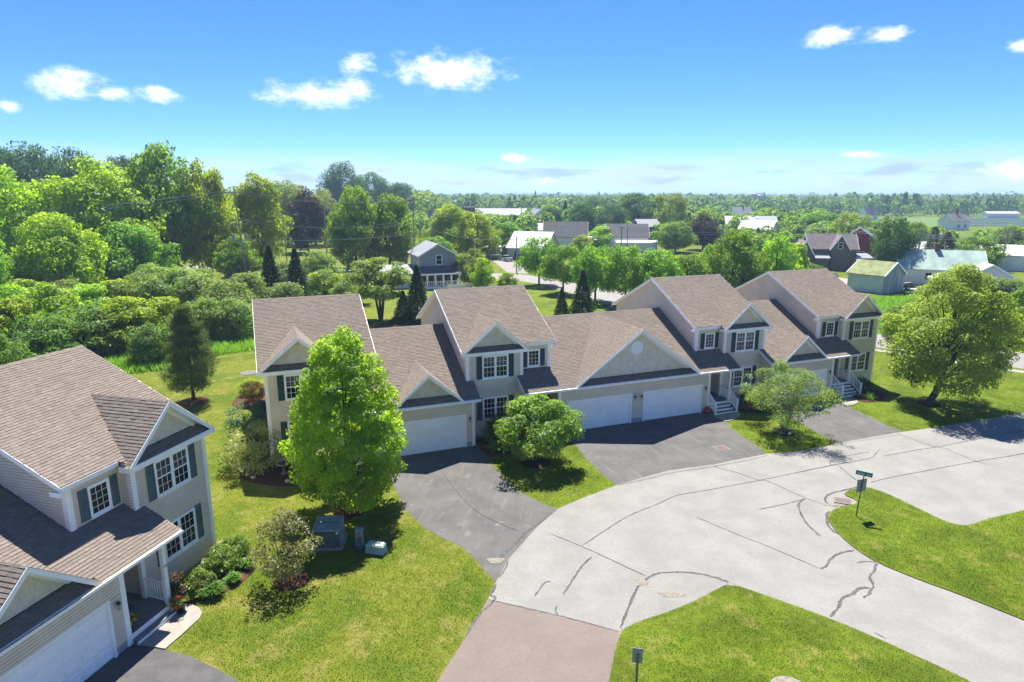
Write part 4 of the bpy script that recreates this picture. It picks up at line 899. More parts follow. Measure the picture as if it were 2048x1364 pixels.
for a_, t_ in ((24.21 - WB + .46, -FG - .2), (WB - .46, -FG - .2)):
    MB().tube([(a_, t_ - .2, 3.1), (a_ + .1, t_ + .05, 2.95), (a_ + .35, -.1, 2.85), (a_ + .35, -.1, .3)], [.04] * 4, 6).build('downspout', 'trim_white', row)
h1 = thing('townhouse', 'near tan house at bottom left with blue-green shutters and open porch', 'house', (-13.327, 26.089, 0), R(75.47))
build_unit(h1, 0., -1, .38, 2, 6.1, house1=True, rails=False, end_garage=5., shut='shutter_teal_skylit')
# house number on the porch post
def text(name, s, size, mat, parent, loc, rot, ext=.004):
    c = bpy.data.curves.new(name, 'FONT'); c.body = s; c.size = size; c.extrude = ext; c.align_x = 'CENTER'; c.align_y = 'CENTER'; c.materials.append(MATS[mat]); c.resolution_u = 3
    t_ = bpy.data.objects.new(name, c); COL.objects.link(t_); dg = bpy.context.evaluated_depsgraph_get(); me = bpy.data.meshes.new_from_object(t_.evaluated_get(dg)); COL.objects.unlink(t_); bpy.data.objects.remove(t_)
    o = bpy.data.objects.new(name, me); link(o, parent); o.location = loc; o.rotation_euler = rot; return o
text('house_number', '101', .13, 'black_metal', h1, (-(WB + .23), -FG - .026, 2.0), (R(90), 0, 0))
FH = Matrix.Translation((-13.327, 26.089, 0)) @ Matrix.Rotation(R(75.47), 4, 'Z'); FR = Matrix.Translation((-2.915, 39.776, 0)) @ Matrix.Rotation(R(21.434), 4, 'Z')
at1 = lambda s, t, z: FH @ Vector((-s, t, z)); atr = lambda a, t, z: FR @ Vector((a, t, z))
p = at1(5.0, .15, .381); mt = MB().box(-.45, .45, -.3, .3, 0, .015).build('door_mat', 'mat_blue'); mt.location = p; mt.rotation_euler = (0, 0, R(75.47)); tag(mt, 'blue door mat with orange pattern on the near porch', 'door mat')
for k, (x_, y_) in enumerate(((-.2, -.08), (.0, .05), (.2, .0))): MB().poly([(x_ - .16, y_ - .1), (x_ + .12, y_ - .12), (x_ + .17, y_ + .08), (x_ - .1, y_ + .14)], .019).build('mat_pattern', 'mat_orange', mt)
# ------------------------------------------------------------------ near trees
def near_tree(name, label, cat, x, y, h, wd, base, mat, prof, nleaf, size, ncl, cs, seed, bark, r0, trunk_top=.8, nl=14, stems=1, lean=0, shift=(0, 0), **ex):
    o = thing(name, label, cat, (x, y, 0))
    c, C = crown('crown', mat, prof, wd / 2, h - base, nleaf, size, ncl, seed, cs, **ex)
    lean = lean or shift[0]; put('crown', c, o, Matrix.Translation((shift[0], shift[1], base))); put('trunk', trunk_mesh('trunk', bark, h * trunk_top, r0, C + np.array([shift[0], shift[1], base]), max(base * 1.1, .25), nl, seed, lean, 9, stems), o); return o
near_tree('maple_tree', 'bright green maple on the front lawn, hiding part of the townhouses', 'tree', -8.3, 30.14, 9.9, 6.0, .12, 'leaf_maple', 'pyramid', 40000, .088, 270, .16, 3, 'bark', .13, .85, 26, asp=.62, inner=.38, uneven=.10)
near_tree('cherry_tree', 'round leafy cherry tree between the two middle driveways', 'tree', 1.44, 36.01, 4.15, 5.1, .75, 'leaf_cherry', 'round', 15000, .115, 95, .24, 5, 'bark', .1, .7, 16, asp=.42, droop=.3, inner=.45)
near_tree('crabapple_tree', 'spreading multi-stemmed crabapple in front of the right garage', 'tree', 18.39, 41.01, 4.85, 6.3, .95, 'leaf_crab', 'dome', 13500, .068, 125, .16, 7, 'bark_pale', .17, .6, 9, 5, asp=.5, inner=.25, flat=.55, uneven=.26)
near_tree('elm_tree', 'largest lawn tree at right, pale green with stout trunk', 'tree', 32.09, 47.08, 11.1, 9.5, .9, 'leaf_elm', 'ovate', 42000, .105, 260, .15, 9, 'bark', .3, .8, 30, asp=.55, inner=.3, uneven=.16, droop=.25, shift=(1.0, 0))
near_tree('bronze_shrub', 'small bronze-leaved tree on the lawn beside the green cabinets', 'shrub', -9.38, 23.75, 3.25, 2.75, .25, 'leaf_bronze', 'round', 3600, .07, 70, .26, 11, 'bark', .045, .75, 14, 3, asp=.42, inner=.3, uneven=.22)
o = thing('white_pine', 'blue-green white pine with dark trunk on the back lawn', 'tree', (-24.77, 47.7, 0))
r_ = np.random.default_rng(21); V = []; n = 30000; tiers = 15; z = r_.uniform(0, 1, n) ** .85; ti = np.floor(z * tiers); tz = ti / tiers; azk = np.floor(r_.uniform(0, 1, n) * 8); az = azk / 8 * 6.283 + ti * 2.4 + r_.normal(0, .22, n)
env = (1 - tz) ** .62 * np.clip(.62 + tz * 2.2, 0, 1) * (.80 + .25 * np.sin(azk * 12.9 + ti * 78.2)); rad = env * r_.uniform(.12, 1, n) ** .55 * 2.5
P = np.stack([np.cos(az) * rad, np.sin(az) * rad, 1.0 + tz * 6.5 + .22 * rad + r_.normal(0, .14, n)], 1); P[:, 2] = np.minimum(P[:, 2], 7.9)
dd = unit(np.stack([np.cos(az) * .6, np.sin(az) * .6, np.full(n, .8)], 1) + r_.normal(0, .5, (n, 3))); nn = unit(np.cross(dd, r_.normal(size=(n, 3)))); s_ = .15 * r_.uniform(.6, 1.4, (n, 1))
bb = np.cross(nn, dd) * s_ * .13; put('crown', quads_mesh('crown', np.stack([P - bb, P + dd * s_ * .5 - bb, P + dd * s_ * 1.7, P + bb], 1), 'leaf_pine', r_.uniform(0, 1, n)), o)
m = MB(); m.smooth = True; m.tube([(0, 0, -.1), (0, 0, 2.5), (0, 0, 7.4)], [.15, .11, .02], 8)
for i in range(46):
    zz = 1.2 + i * .13; a = i * 2.4; l_ = 2.2 * (1 - (zz - 1.2) / 6.4) ** .7; m.tube([(0, 0, zz), (math.cos(a) * l_, math.sin(a) * l_, zz + .2 * l_)], [.03, .008], 4, False)
put('trunk', m.mesh('trunk', 'bark'), o)
# ------------------------------------------------------------------ garden shrubs and flowers
def shrub(name, label, x, y, h, wd, mat, nleaf=2600, size=.055, prof='dome', seed=1, ncl=45, cs=.3, cat='shrub', group=None, flowers=None, z=0., asp=.55, **ex):
    o = thing(name, label, cat, (x, y, z), 0, group); c, C = crown('foliage', mat, prof, wd / 2, h, nleaf, size, ncl, seed, cs, asp=asp, inner=.5, **ex); put('foliage', c, o)
    put('stems', trunk_mesh('stems', 'bark', h * .6, .03, C, .05, 8, seed, 0, 5, 3), o)
    if flowers:
        fm, fn, fs = flowers; r = np.random.default_rng(seed + 5); i = r.integers(0, len(C), fn); d = unit(r.normal(size=(fn, 3)) + np.array([0, -.3, .8])); Pp = C[i] + d * wd * .5 * cs * 1.05
        put('flowers', quads_mesh('flowers', np.concatenate([leaf_quads(Pp, unit(d + r.normal(0, .4, (fn, 3))), fs, .9, r), leaf_quads(Pp + r.normal(0, fs * .4, (fn, 3)), unit(d + r.normal(0, .6, (fn, 3))), fs, .9, r)]), fm, r.uniform(0, 1, fn * 2)), o)
    return o
def tuft(name, label, x, y, h, wd, mat='leaf_daylily', n=420, seed=1, z=.03, cat='plant', group=None, wid=.02):
    r = np.random.default_rng(seed); a = r.uniform(0, 6.283, n); sp = r.uniform(.1, 1, n) ** .7 * wd / 2; hh = h * r.uniform(.6, 1.05, n) * (1 - .35 * (sp / (wd / 2)) ** 2)
    b0 = np.stack([np.cos(a) * sp * .25, np.sin(a) * sp * .25, np.zeros(n)], 1); tip = np.stack([np.cos(a) * sp, np.sin(a) * sp, hh * .8], 1); mid = (b0 + tip) * .5 + np.array([0, 0, 1]) * (hh * .32)[:, None]
    sd_ = np.stack([-np.sin(a), np.cos(a), np.zeros(n)], 1) * wid
    Q = np.concatenate([np.stack([b0 - sd_, b0 + sd_, mid + sd_, mid - sd_], 1), np.stack([mid - sd_, mid + sd_, tip + sd_ * .2, tip - sd_ * .2], 1)])
    o = put(name, quads_mesh(name, Q, mat, np.tile(r.uniform(0, 1, n), 2))); o.location = (x, y, z); tag(o, label, cat, group); return o
# by the near house
shrub('spirea_bush', 'low round green bush beside the near porch, next to the red flower pot', -12.75, 23.05, .95, 1.5, 'leaf_shrub2', 3000, .05, seed=31, flowers=None)
shrub('hydrangea_bush', 'rounded white-flowering hydrangea under the near house window', -12.35, 24.6, 1.15, 1.75, 'leaf_shrub2', 3200, .065, seed=32, flowers=('petal_white', 26, .06))
shrub('yew_bush', 'low green bush at the corner of the near house', -12.3, 25.75, .95, 1.5, 'leaf_shrub2', 2600, .05, seed=33)
tuft('daylily_clump', 'dark green grassy clump at the front edge of the near mulch bed', -11.95, 22.85, .65, 1.15, seed=34)
tuft('daylily_clump', 'smaller grassy clump in the middle of the near mulch bed', -11.55, 23.7, .55, .85, n=300, seed=35)
tuft('daylily_clump', 'grassy clump at the back corner of the near mulch bed', -11.4, 24.7, .6, .95, n=320, seed=36)
# bed at the left townhouse
shrub('variegated_dogwood', 'large pale variegated bush at the left townhouse corner', -15.0, 35.2, 2.7, 4.3, 'leaf_pale', 6500, .07, seed=37, ncl=80, cs=.22)
shrub('lilac_bush', 'tall grey-green bush behind the pale variegated bush', -17.3, 39.6, 2.6, 2.8, 'leaf_hosta', 4200, .07, seed=38, ncl=60, cs=.24)
shrub('barberry_bush', 'clipped dark purple barberry ball beside the left townhouse', -20.05, 47.35, 1.8, 2.1, 'leaf_barberry', 4200, .05, 'round', 39, 70, .26)
shrub('green_bush', 'light green bush behind the purple barberry ball', -21.0, 49.3, 1.6, 2.1, 'leaf_lime', 2600, .055, seed=40)
tuft('hosta_plant', 'blue-green hosta in the raised planter by the left townhouse', -18.0, 43.6, .55, 1.5, 'leaf_hosta', 130, 41, .85, wid=.09)
pl = MB(); pl.box(-1.1, 1.1, -.5, .5, 0, .85); o = pl.build('raised_planter', 'wall_brown'); o.location = (-18.0, 43.5, 0); o.rotation_euler = (0, 0, R(111.4)); tag(o, 'brown timber raised planter beside the left townhouse wall', 'planter')
MB().box(-1.14, 1.14, -.54, -.5, .78, .88).build('rim_board', 'trim_white', o)
shrub('euonymus_bush', 'pale leafy shrub beneath the front lawn maple', -10.1, 33.4, 1.9, 2.6, 'leaf_pale', 3200, .06, seed=42)
shrub('ground_fern', 'dark low plants behind the birdbath', -12.2, 35.55, .8, 1.8, 'leaf_hosta', 1500, .06, seed=43)
bb_ = thing('birdbath', 'dark stone birdbath with scalloped pale rim in the mulch bed', 'birdbath', (-13.05, 34.2, .1))
m = MB(); m.smooth = True; m.lathe((0, 0, 0), [(.2, 0), (.2, .05), (.1, .12), (.075, .3), (.09, .5), (.14, .56)], 16); m.build('pedestal', 'utility_dark', bb_)
m = MB(); m.smooth = True; n = 32; prof = [(.12, .54), (.36, .62), (.43, .69), (.40, .70), (.3, .655), (.05, .64)]
for k, (r0_, z0_) in enumerate(prof):
    for j in range(n):
        a = 6.283 * j / n; s = 1 + (.06 * math.cos(8 * a) if k in (1, 2, 3) else 0); m.v.append((r0_ * s * math.cos(a), r0_ * s * math.sin(a), z0_ + (.015 * math.cos(8 * a) if k in (2, 3) else 0)))
for i in range(len(prof) - 1):
    for j in range(n): m.f.append((i * n + j, i * n + (j + 1) % n, (i + 1) * n + (j + 1) % n, (i + 1) * n + j))
m.f.append(tuple((len(prof) - 1) * n + j for j in range(n))); m.build('bowl', 'stone', bb_); MB().poly(ring_pts(0, 0, .33, 24), .675).build('water', 'glass', bb_)
for k, (x_, y_) in enumerate(((-.08, .1), (.14, .12))):
    b_ = MB(); b_.smooth = True; b_.tube([(x_ - .1, y_, .74), (x_, y_, .78), (x_ + .08, y_, .86), (x_ + .12, y_, .88)], [.015, .05, .035, .01], 8); b_.build('bird_figure', 'stone', bb_)
for k, (x_, y_, s_) in enumerate(((-12.5, 33.15, .16), (-15.1, 34.0, .13), (-14.6, 33.6, .14))):
    m = MB(); m.smooth = True; n = 9
    m.lathe((0, 0, 0), [(s_ * .7, -.02), (s_, .04), (s_ * .85, .12), (s_ * .4, .16)], n)
    for i, v in enumerate(m.v): m.v[i] = (v[0] * (1 + .2 * math.sin(i * 2.1)), v[1] * (.75 + .15 * math.cos(i * 1.3)), v[2])
    o = m.build('garden_stone', 'stone'); o.location = (x_, y_, .08); tag(o, ['pale stone lying in the mulch below the birdbath', 'pale stone at the left end of the mulch bed', 'small pale stone under the variegated bush'][k], 'stone')
# beds at the other units
shrub('juniper_bush', 'dark bushy shrub under the middle townhouse window', -.75, 39.45, 2.0, 2.5, 'leaf_shrub2', 4000, .06, seed=44)
shrub('rose_bush', 'small green shrub in the mulch beside the middle driveway', -1.15, 37.75, .6, 1.0, 'leaf_shrub', 1000, .05, seed=45)
tuft('hosta_plant', 'blue-green hosta in the mulch left of the cherry tree', -.15, 37.7, .5, 1.2, 'leaf_hosta', 110, 46, wid=.08)
shrub('azalea_bush', 'purple flowering azalea in the bed by the right porch steps', 18.75, 45.55, .7, 1.2, 'leaf_shrub2', 900, .05, seed=47, flowers=('petal_purple', 130, .075))
shrub('spirea_bush', 'orange tinted low shrub left of the purple azalea', 17.75, 45.6, .6, 1.1, 'petal_orange', 800, .05, seed=48)
shrub('fern_clump', 'green leafy plant beside the right porch steps', 17.15, 46.05, .75, 1.1, 'leaf_hosta', 900, .06, seed=49)
shrub('yew_bush', 'dark evergreen bush against the right townhouse wall', 18.2, 47.3, 1.1, 1.3, 'leaf_dark', 1500, .05, seed=50)
shrub('spirea_bush', 'bright lime shrub in the far right mulch bed', 28.1, 48.2, .6, 1.1, 'leaf_lime', 900, .05, seed=51)
shrub('rhododendron_bush', 'dark leafy bush at the far right townhouse corner', 28.7, 50.3, 1.3, 1.9, 'leaf_dark', 1900, .06, seed=52, flowers=('petal_white', 16, .06))
for k in range(9):
    a = k * .7; o = shrub('impatiens_flower', 'small white flower in the ring of mulch under the crabapple', 18.39 + .62 * math.cos(a) , 41.0 - .55 * abs(math.sin(a)) - .05, .16, .24, 'leaf_shrub2', 90, .03, seed=60 + k, ncl=8, cs=.4, cat='flower', group='white flowers around the crabapple', flowers=('petal_white', 7, .05), z=.08)
# pots
def pot(name, label, loc, r, h, mat, leafmat, flm, fn, seed, ph, pw, fs=.05):
    o = thing(name, label, 'flower pot', loc); m = MB(); m.smooth = True; m.lathe((0, 0, 0), [(r * .7, 0), (r * .95, h * .9), (r * 1.08, h * .9), (r * 1.08, h), (r * .9, h), (r * .85, h * .85)], 16); m.build('pot', mat, o)
    c, C = crown('foliage', leafmat, 'dome', pw / 2, ph, 700, .045, 24, seed, .34, asp=.5); put('foliage', c, o, Matrix.Translation((0, 0, h * .85)))
    rr_ = np.random.default_rng(seed); i = rr_.integers(0, len(C), fn); d = unit(rr_.normal(size=(fn, 3)) + np.array([0, -.2, .7])); Pp = C[i] + d * pw * .17 + np.array([0, 0, h * .85])
    put('flowers', quads_mesh('flowers', np.concatenate([leaf_quads(Pp + rr_.normal(0, .02, (fn, 3)), unit(d + rr_.normal(0, .6, (fn, 3))), fs, .9, rr_) for _ in range(3)]), flm, rr_.uniform(0, 1, fn * 3)), o); return o
pot('flower_pot', 'black pot of red flowers on the near concrete walk', (-12.72, 21.75, .05), .2, .34, 'black_metal', 'leaf_shrub2', 'petal_red', 26, 71, .42, .75)
pv = at1(5.75, -1.0, .38); pot('flower_pot', 'dark pot of yellow flowers at the near porch corner', tuple(pv), .17, .26, 'black_metal', 'leaf_shrub2', 'petal_yellow', 46, 72, .34, .6)
pv = at1(WB - .12, -1.45, .0); o = thing('plant_hanger', 'black stand of trailing white and pink flowers at the near porch post', 'plant stand', tuple(pv))
MB().tube([(0, 0, 0), (0, 0, 1.5), (.12, 0, 1.62), (.25, 0, 1.5)], [.015] * 4, 6).lathe((.1, 0, .55), [(.12, 0), (.17, .18)], 12).lathe((-.05, .05, 1.1), [(.12, 0), (.18, .16)], 12).build('stand', 'black_metal', o)
for k, z_ in enumerate((.7, 1.24)):
    c, C = crown('foliage', 'leaf_barberry', 'dome', .24, .3, 380, .035, 16, 80 + k, .36); put('foliage', c, o, Matrix.Translation(((.1, -.05)[k], (0, .05)[k], z_))); rr_ = np.random.default_rng(k); i = rr_.integers(0, len(C), 26); Pp = C[i] + rr_.normal(0, .07, (26, 3)) + np.array([(.1, -.05)[k], 0, z_]); put('flowers', quads_mesh('flowers', leaf_quads(Pp, unit(rr_.normal(size=(26, 3))), .04, .9, rr_), 'petal_white', rr_.uniform(0, 1, 26)), o)
p = atr(24.21 - W2 - .1, -FG - .28, 0); o = thing('terracotta_pot', 'small round terracotta pot by the right garage door', 'pot', (p.x - .05, p.y, .01)); m = MB(); m.smooth = True; m.lathe((0, 0, 0), [(.16, 0), (.27, .14), (.25, .3), (.16, .4), (.19, .43)], 16); m.build('pot', 'terracotta', o); m = MB(); m.smooth = True; m.lathe((0, 0, .43), [(.17, 0), (.05, .05), (.03, .09)], 12); m.build('lid', 'terracotta', o)
# ------------------------------------------------------------------ utility boxes on the lawn
o = thing('transformer_cabinet', 'large green transformer cabinet on a pad beneath the front lawn maple', 'utility cabinet', (-8.43, 26.85, 0), R(4))
MB().box(-.72, .72, -.68, .72, -.05, .09).build('pad', 'concrete', o)
m = MB(); w_, d_, h_ = .6, .58, 1.05; ch = .07
m.hexa([(-w_, -d_, .09), (w_, -d_, .09), (w_, d_, .09), (-w_, d_, .09), (-w_, -d_, h_ - .12), (w_, -d_, h_ - .12), (w_, d_, h_), (-w_, d_, h_)])
m.build('cabinet', 'utility_green', o)
MB().hexa([(-w_ - .02, -d_ - .03, h_ - .14), (w_ + .02, -d_ - .03, h_ - .14), (w_ + .02, d_ + .02, h_ + .005), (-w_ - .02, d_ + .02, h_ + .005), (-w_ + .03, -d_ + .0, h_ - .08), (w_ - .03, -d_ + .0, h_ - .08), (w_ - .03, d_ - .04, h_ + .06), (-w_ + .03, d_ - .04, h_ + .06)]).build('lid', 'utility_green', o)
MB().box(-w_ + .015, w_ - .015, -d_ - .03, -d_ - .002, .12, h_ - .16).build('front_door', 'utility_dark', o); MB().box(w_ - .16, w_ - .06, -d_ - .034, -d_ - .031, h_ - .28, h_ - .18).build('label', 'sign_white', o)
MB().box(-w_ + .03, w_ - .03, -.03, -.005, h_ + .005, h_ + .014).build('hinge', 'utility_dark', o)
o = thing('utility_pedestal', 'narrow green utility pedestal post with orange sticker', 'utility pedestal', (-6.92, 26.4, 0), R(8))
m = MB(); m.lathe((0, 0, 0), [(.24, -.05), (.24, .2), (.21, .26)], 16); m.build('base', 'utility_dark', o)
MB().hexa([(-.17, -.14, .24), (.17, -.14, .24), (.17, .14, .24), (-.17, .14, .24), (-.16, -.13, .9), (.16, -.13, .9), (.16, .13, .9), (-.16, .13, .9)]).build('housing', 'utility_green', o)
MB().hexa([(-.19, -.16, .9), (.19, -.16, .9), (.19, .16, .9), (-.19, .16, .9), (-.13, -.06, 1.0), (.13, -.06, 1.0), (.13, .1, 1.0), (-.13, .1, 1.0)]).build('cap', 'utility_green', o); MB().box(-.1, .06, -.146, -.137, .72, .84).build('sticker', 'label_orange', o); MB().box(-.12, .12, -.15, -.141, .3, .66).build('door_panel', 'utility_dark', o)
o = thing('utility_box', 'low pale green ribbed utility box on the lawn', 'utility box', (-6.1, 26.05, 0), R(-14))
for k in range(4): MB().hexa([(-.44 + .012 * k, -.24 + .012 * k, .05 + k * .09), (.44 - .012 * k, -.24 + .012 * k, .05 + k * .09), (.44 - .012 * k, .24 - .012 * k, .05 + k * .09), (-.44 + .012 * k, .24 - .012 * k, .05 + k * .09), (-.425 + .012 * k, -.225 + .012 * k, .125 + k * .09), (.425 - .012 * k, -.225 + .012 * k, .125 + k * .09), (.425 - .012 * k, .225 - .012 * k, .125 + k * .09), (-.425 + .012 * k, .225 - .012 * k, .125 + k * .09)]).build('ribbed_side', 'utility_pale', o)
MB().hexa([(-.43, -.23, .4), (.43, -.23, .4), (.43, .23, .4), (-.43, .23, .4), (-.37, -.18, .46), (.37, -.18, .46), (.37, .18, .46), (-.37, .18, .46)]).build('lid', 'utility_pale', o); MB().box(-.46, .46, -.26, .26, -.05, .055).build('base', 'utility_dark', o)
# ------------------------------------------------------------------ signs and street ironwork
o = thing('street_sign', 'green Asia Ln street name sign on a leaning grey post', 'street sign', (17.2, 29.35, .04)); lean = .07
MB().tube([(0, 0, -.1), (lean, .02, 1.0), (lean * 2.2, .03, 2.14)], [.03, .03, .03], 8).build('post', 'post_steel', o)
hold = thing2('name_blade', o); hold.location = (lean * 2.2, .03, 2.25); hold.rotation_euler = (0, R(6), R(-22))
MB().box(-.37, .37, -.012, .012, -.11, .11).build('blade', 'sign_green', hold)
for s_, ry in ((-1, 0), (1, 180)):
    text('lettering', 'Asia  Ln', .19, 'sign_white', hold, (0, s_ * .0135, -.005), (R(90), 0, R(ry)), .001)
pn = thing2('square_panel', o); pn.location = (lean * 1.9, .05, 1.62); pn.rotation_euler = (0, 0, R(20)); MB().box(-.31, .31, .02, .03, -.33, .33).build('panel', 'sign_back', pn)
o = thing('street_sign', 'grey back of a sign on a post at the bottom edge', 'street sign', (3.9, 17.25, .04)); MB().box(-.03, .03, -.02, .02, -.1, 1.75).build('post', 'post_steel', o)
q = thing2('sign_plate', o); q.location = (0, .035, 1.68); q.rotation_euler = (0, 0, R(-12)); MB().box(-.16, .16, 0, .012, -.26, .26).build('plate', 'sign_back', q)
def grate(x, y, w_, d_, rz, label, z):
    o = thing('drain_grate', label, 'drain grate', (x, y, z), rz, None); MB().box(-w_ - .06, w_ + .06, -d_ - .06, -d_, -.03, .014).box(-w_ - .06, w_ + .06, d_, d_ + .06, -.03, .014).box(-w_ - .06, -w_, -d_, d_, -.03, .014).box(w_, w_ + .06, -d_, d_, -.03, .014).build('frame', 'asphalt_old', o)
    MB().poly([(-w_, -d_), (w_, -d_), (w_, d_), (-w_, d_)], -.0).build('pit', 'utility_dark', o)
    for k in range(9): x_ = -w_ + (k + .5) * 2 * w_ / 9; MB().box(x_ - .03, x_ + .03, -d_, d_, -.0, .012).build('grate_bar', 'iron_rust', o)
    for k in range(4): y_ = -d_ + (k + 1) * 2 * d_ / 5; MB().box(-w_, w_, y_ - .025, y_ + .025, .001, .0135).build('grate_bar', 'iron_rust', o)
grate(13.3, 38.2, .38, .34, R(21), 'rusty square drain grate in the wide middle driveway', .016); grate(17.35, 30.95, .38, .28, R(-20), 'rusty drain grate at the lawn corner below the street sign', .055)
o = thing('utility_cover', 'round concrete cover in the lawn at the bottom edge', 'utility cover', (9.0, 17.75, .05)); m = MB(); m.smooth = False; m.lathe((0, 0, 0), [(.62, -.05), (.62, .02), (.56, .035), (.1, .04)], 28); m.build('cover', 'sand_stain', o)
o = thing('utility_cover', 'grey round manhole cover in the lawn behind the left townhouse', 'utility cover', (-23.8, 55.9, .0)); m = MB(); m.lathe((0, 0, 0), [(.75, -.05), (.75, .04), (.6, .05), (.1, .05)], 24); m.build('cover', 'iron_grey', o)
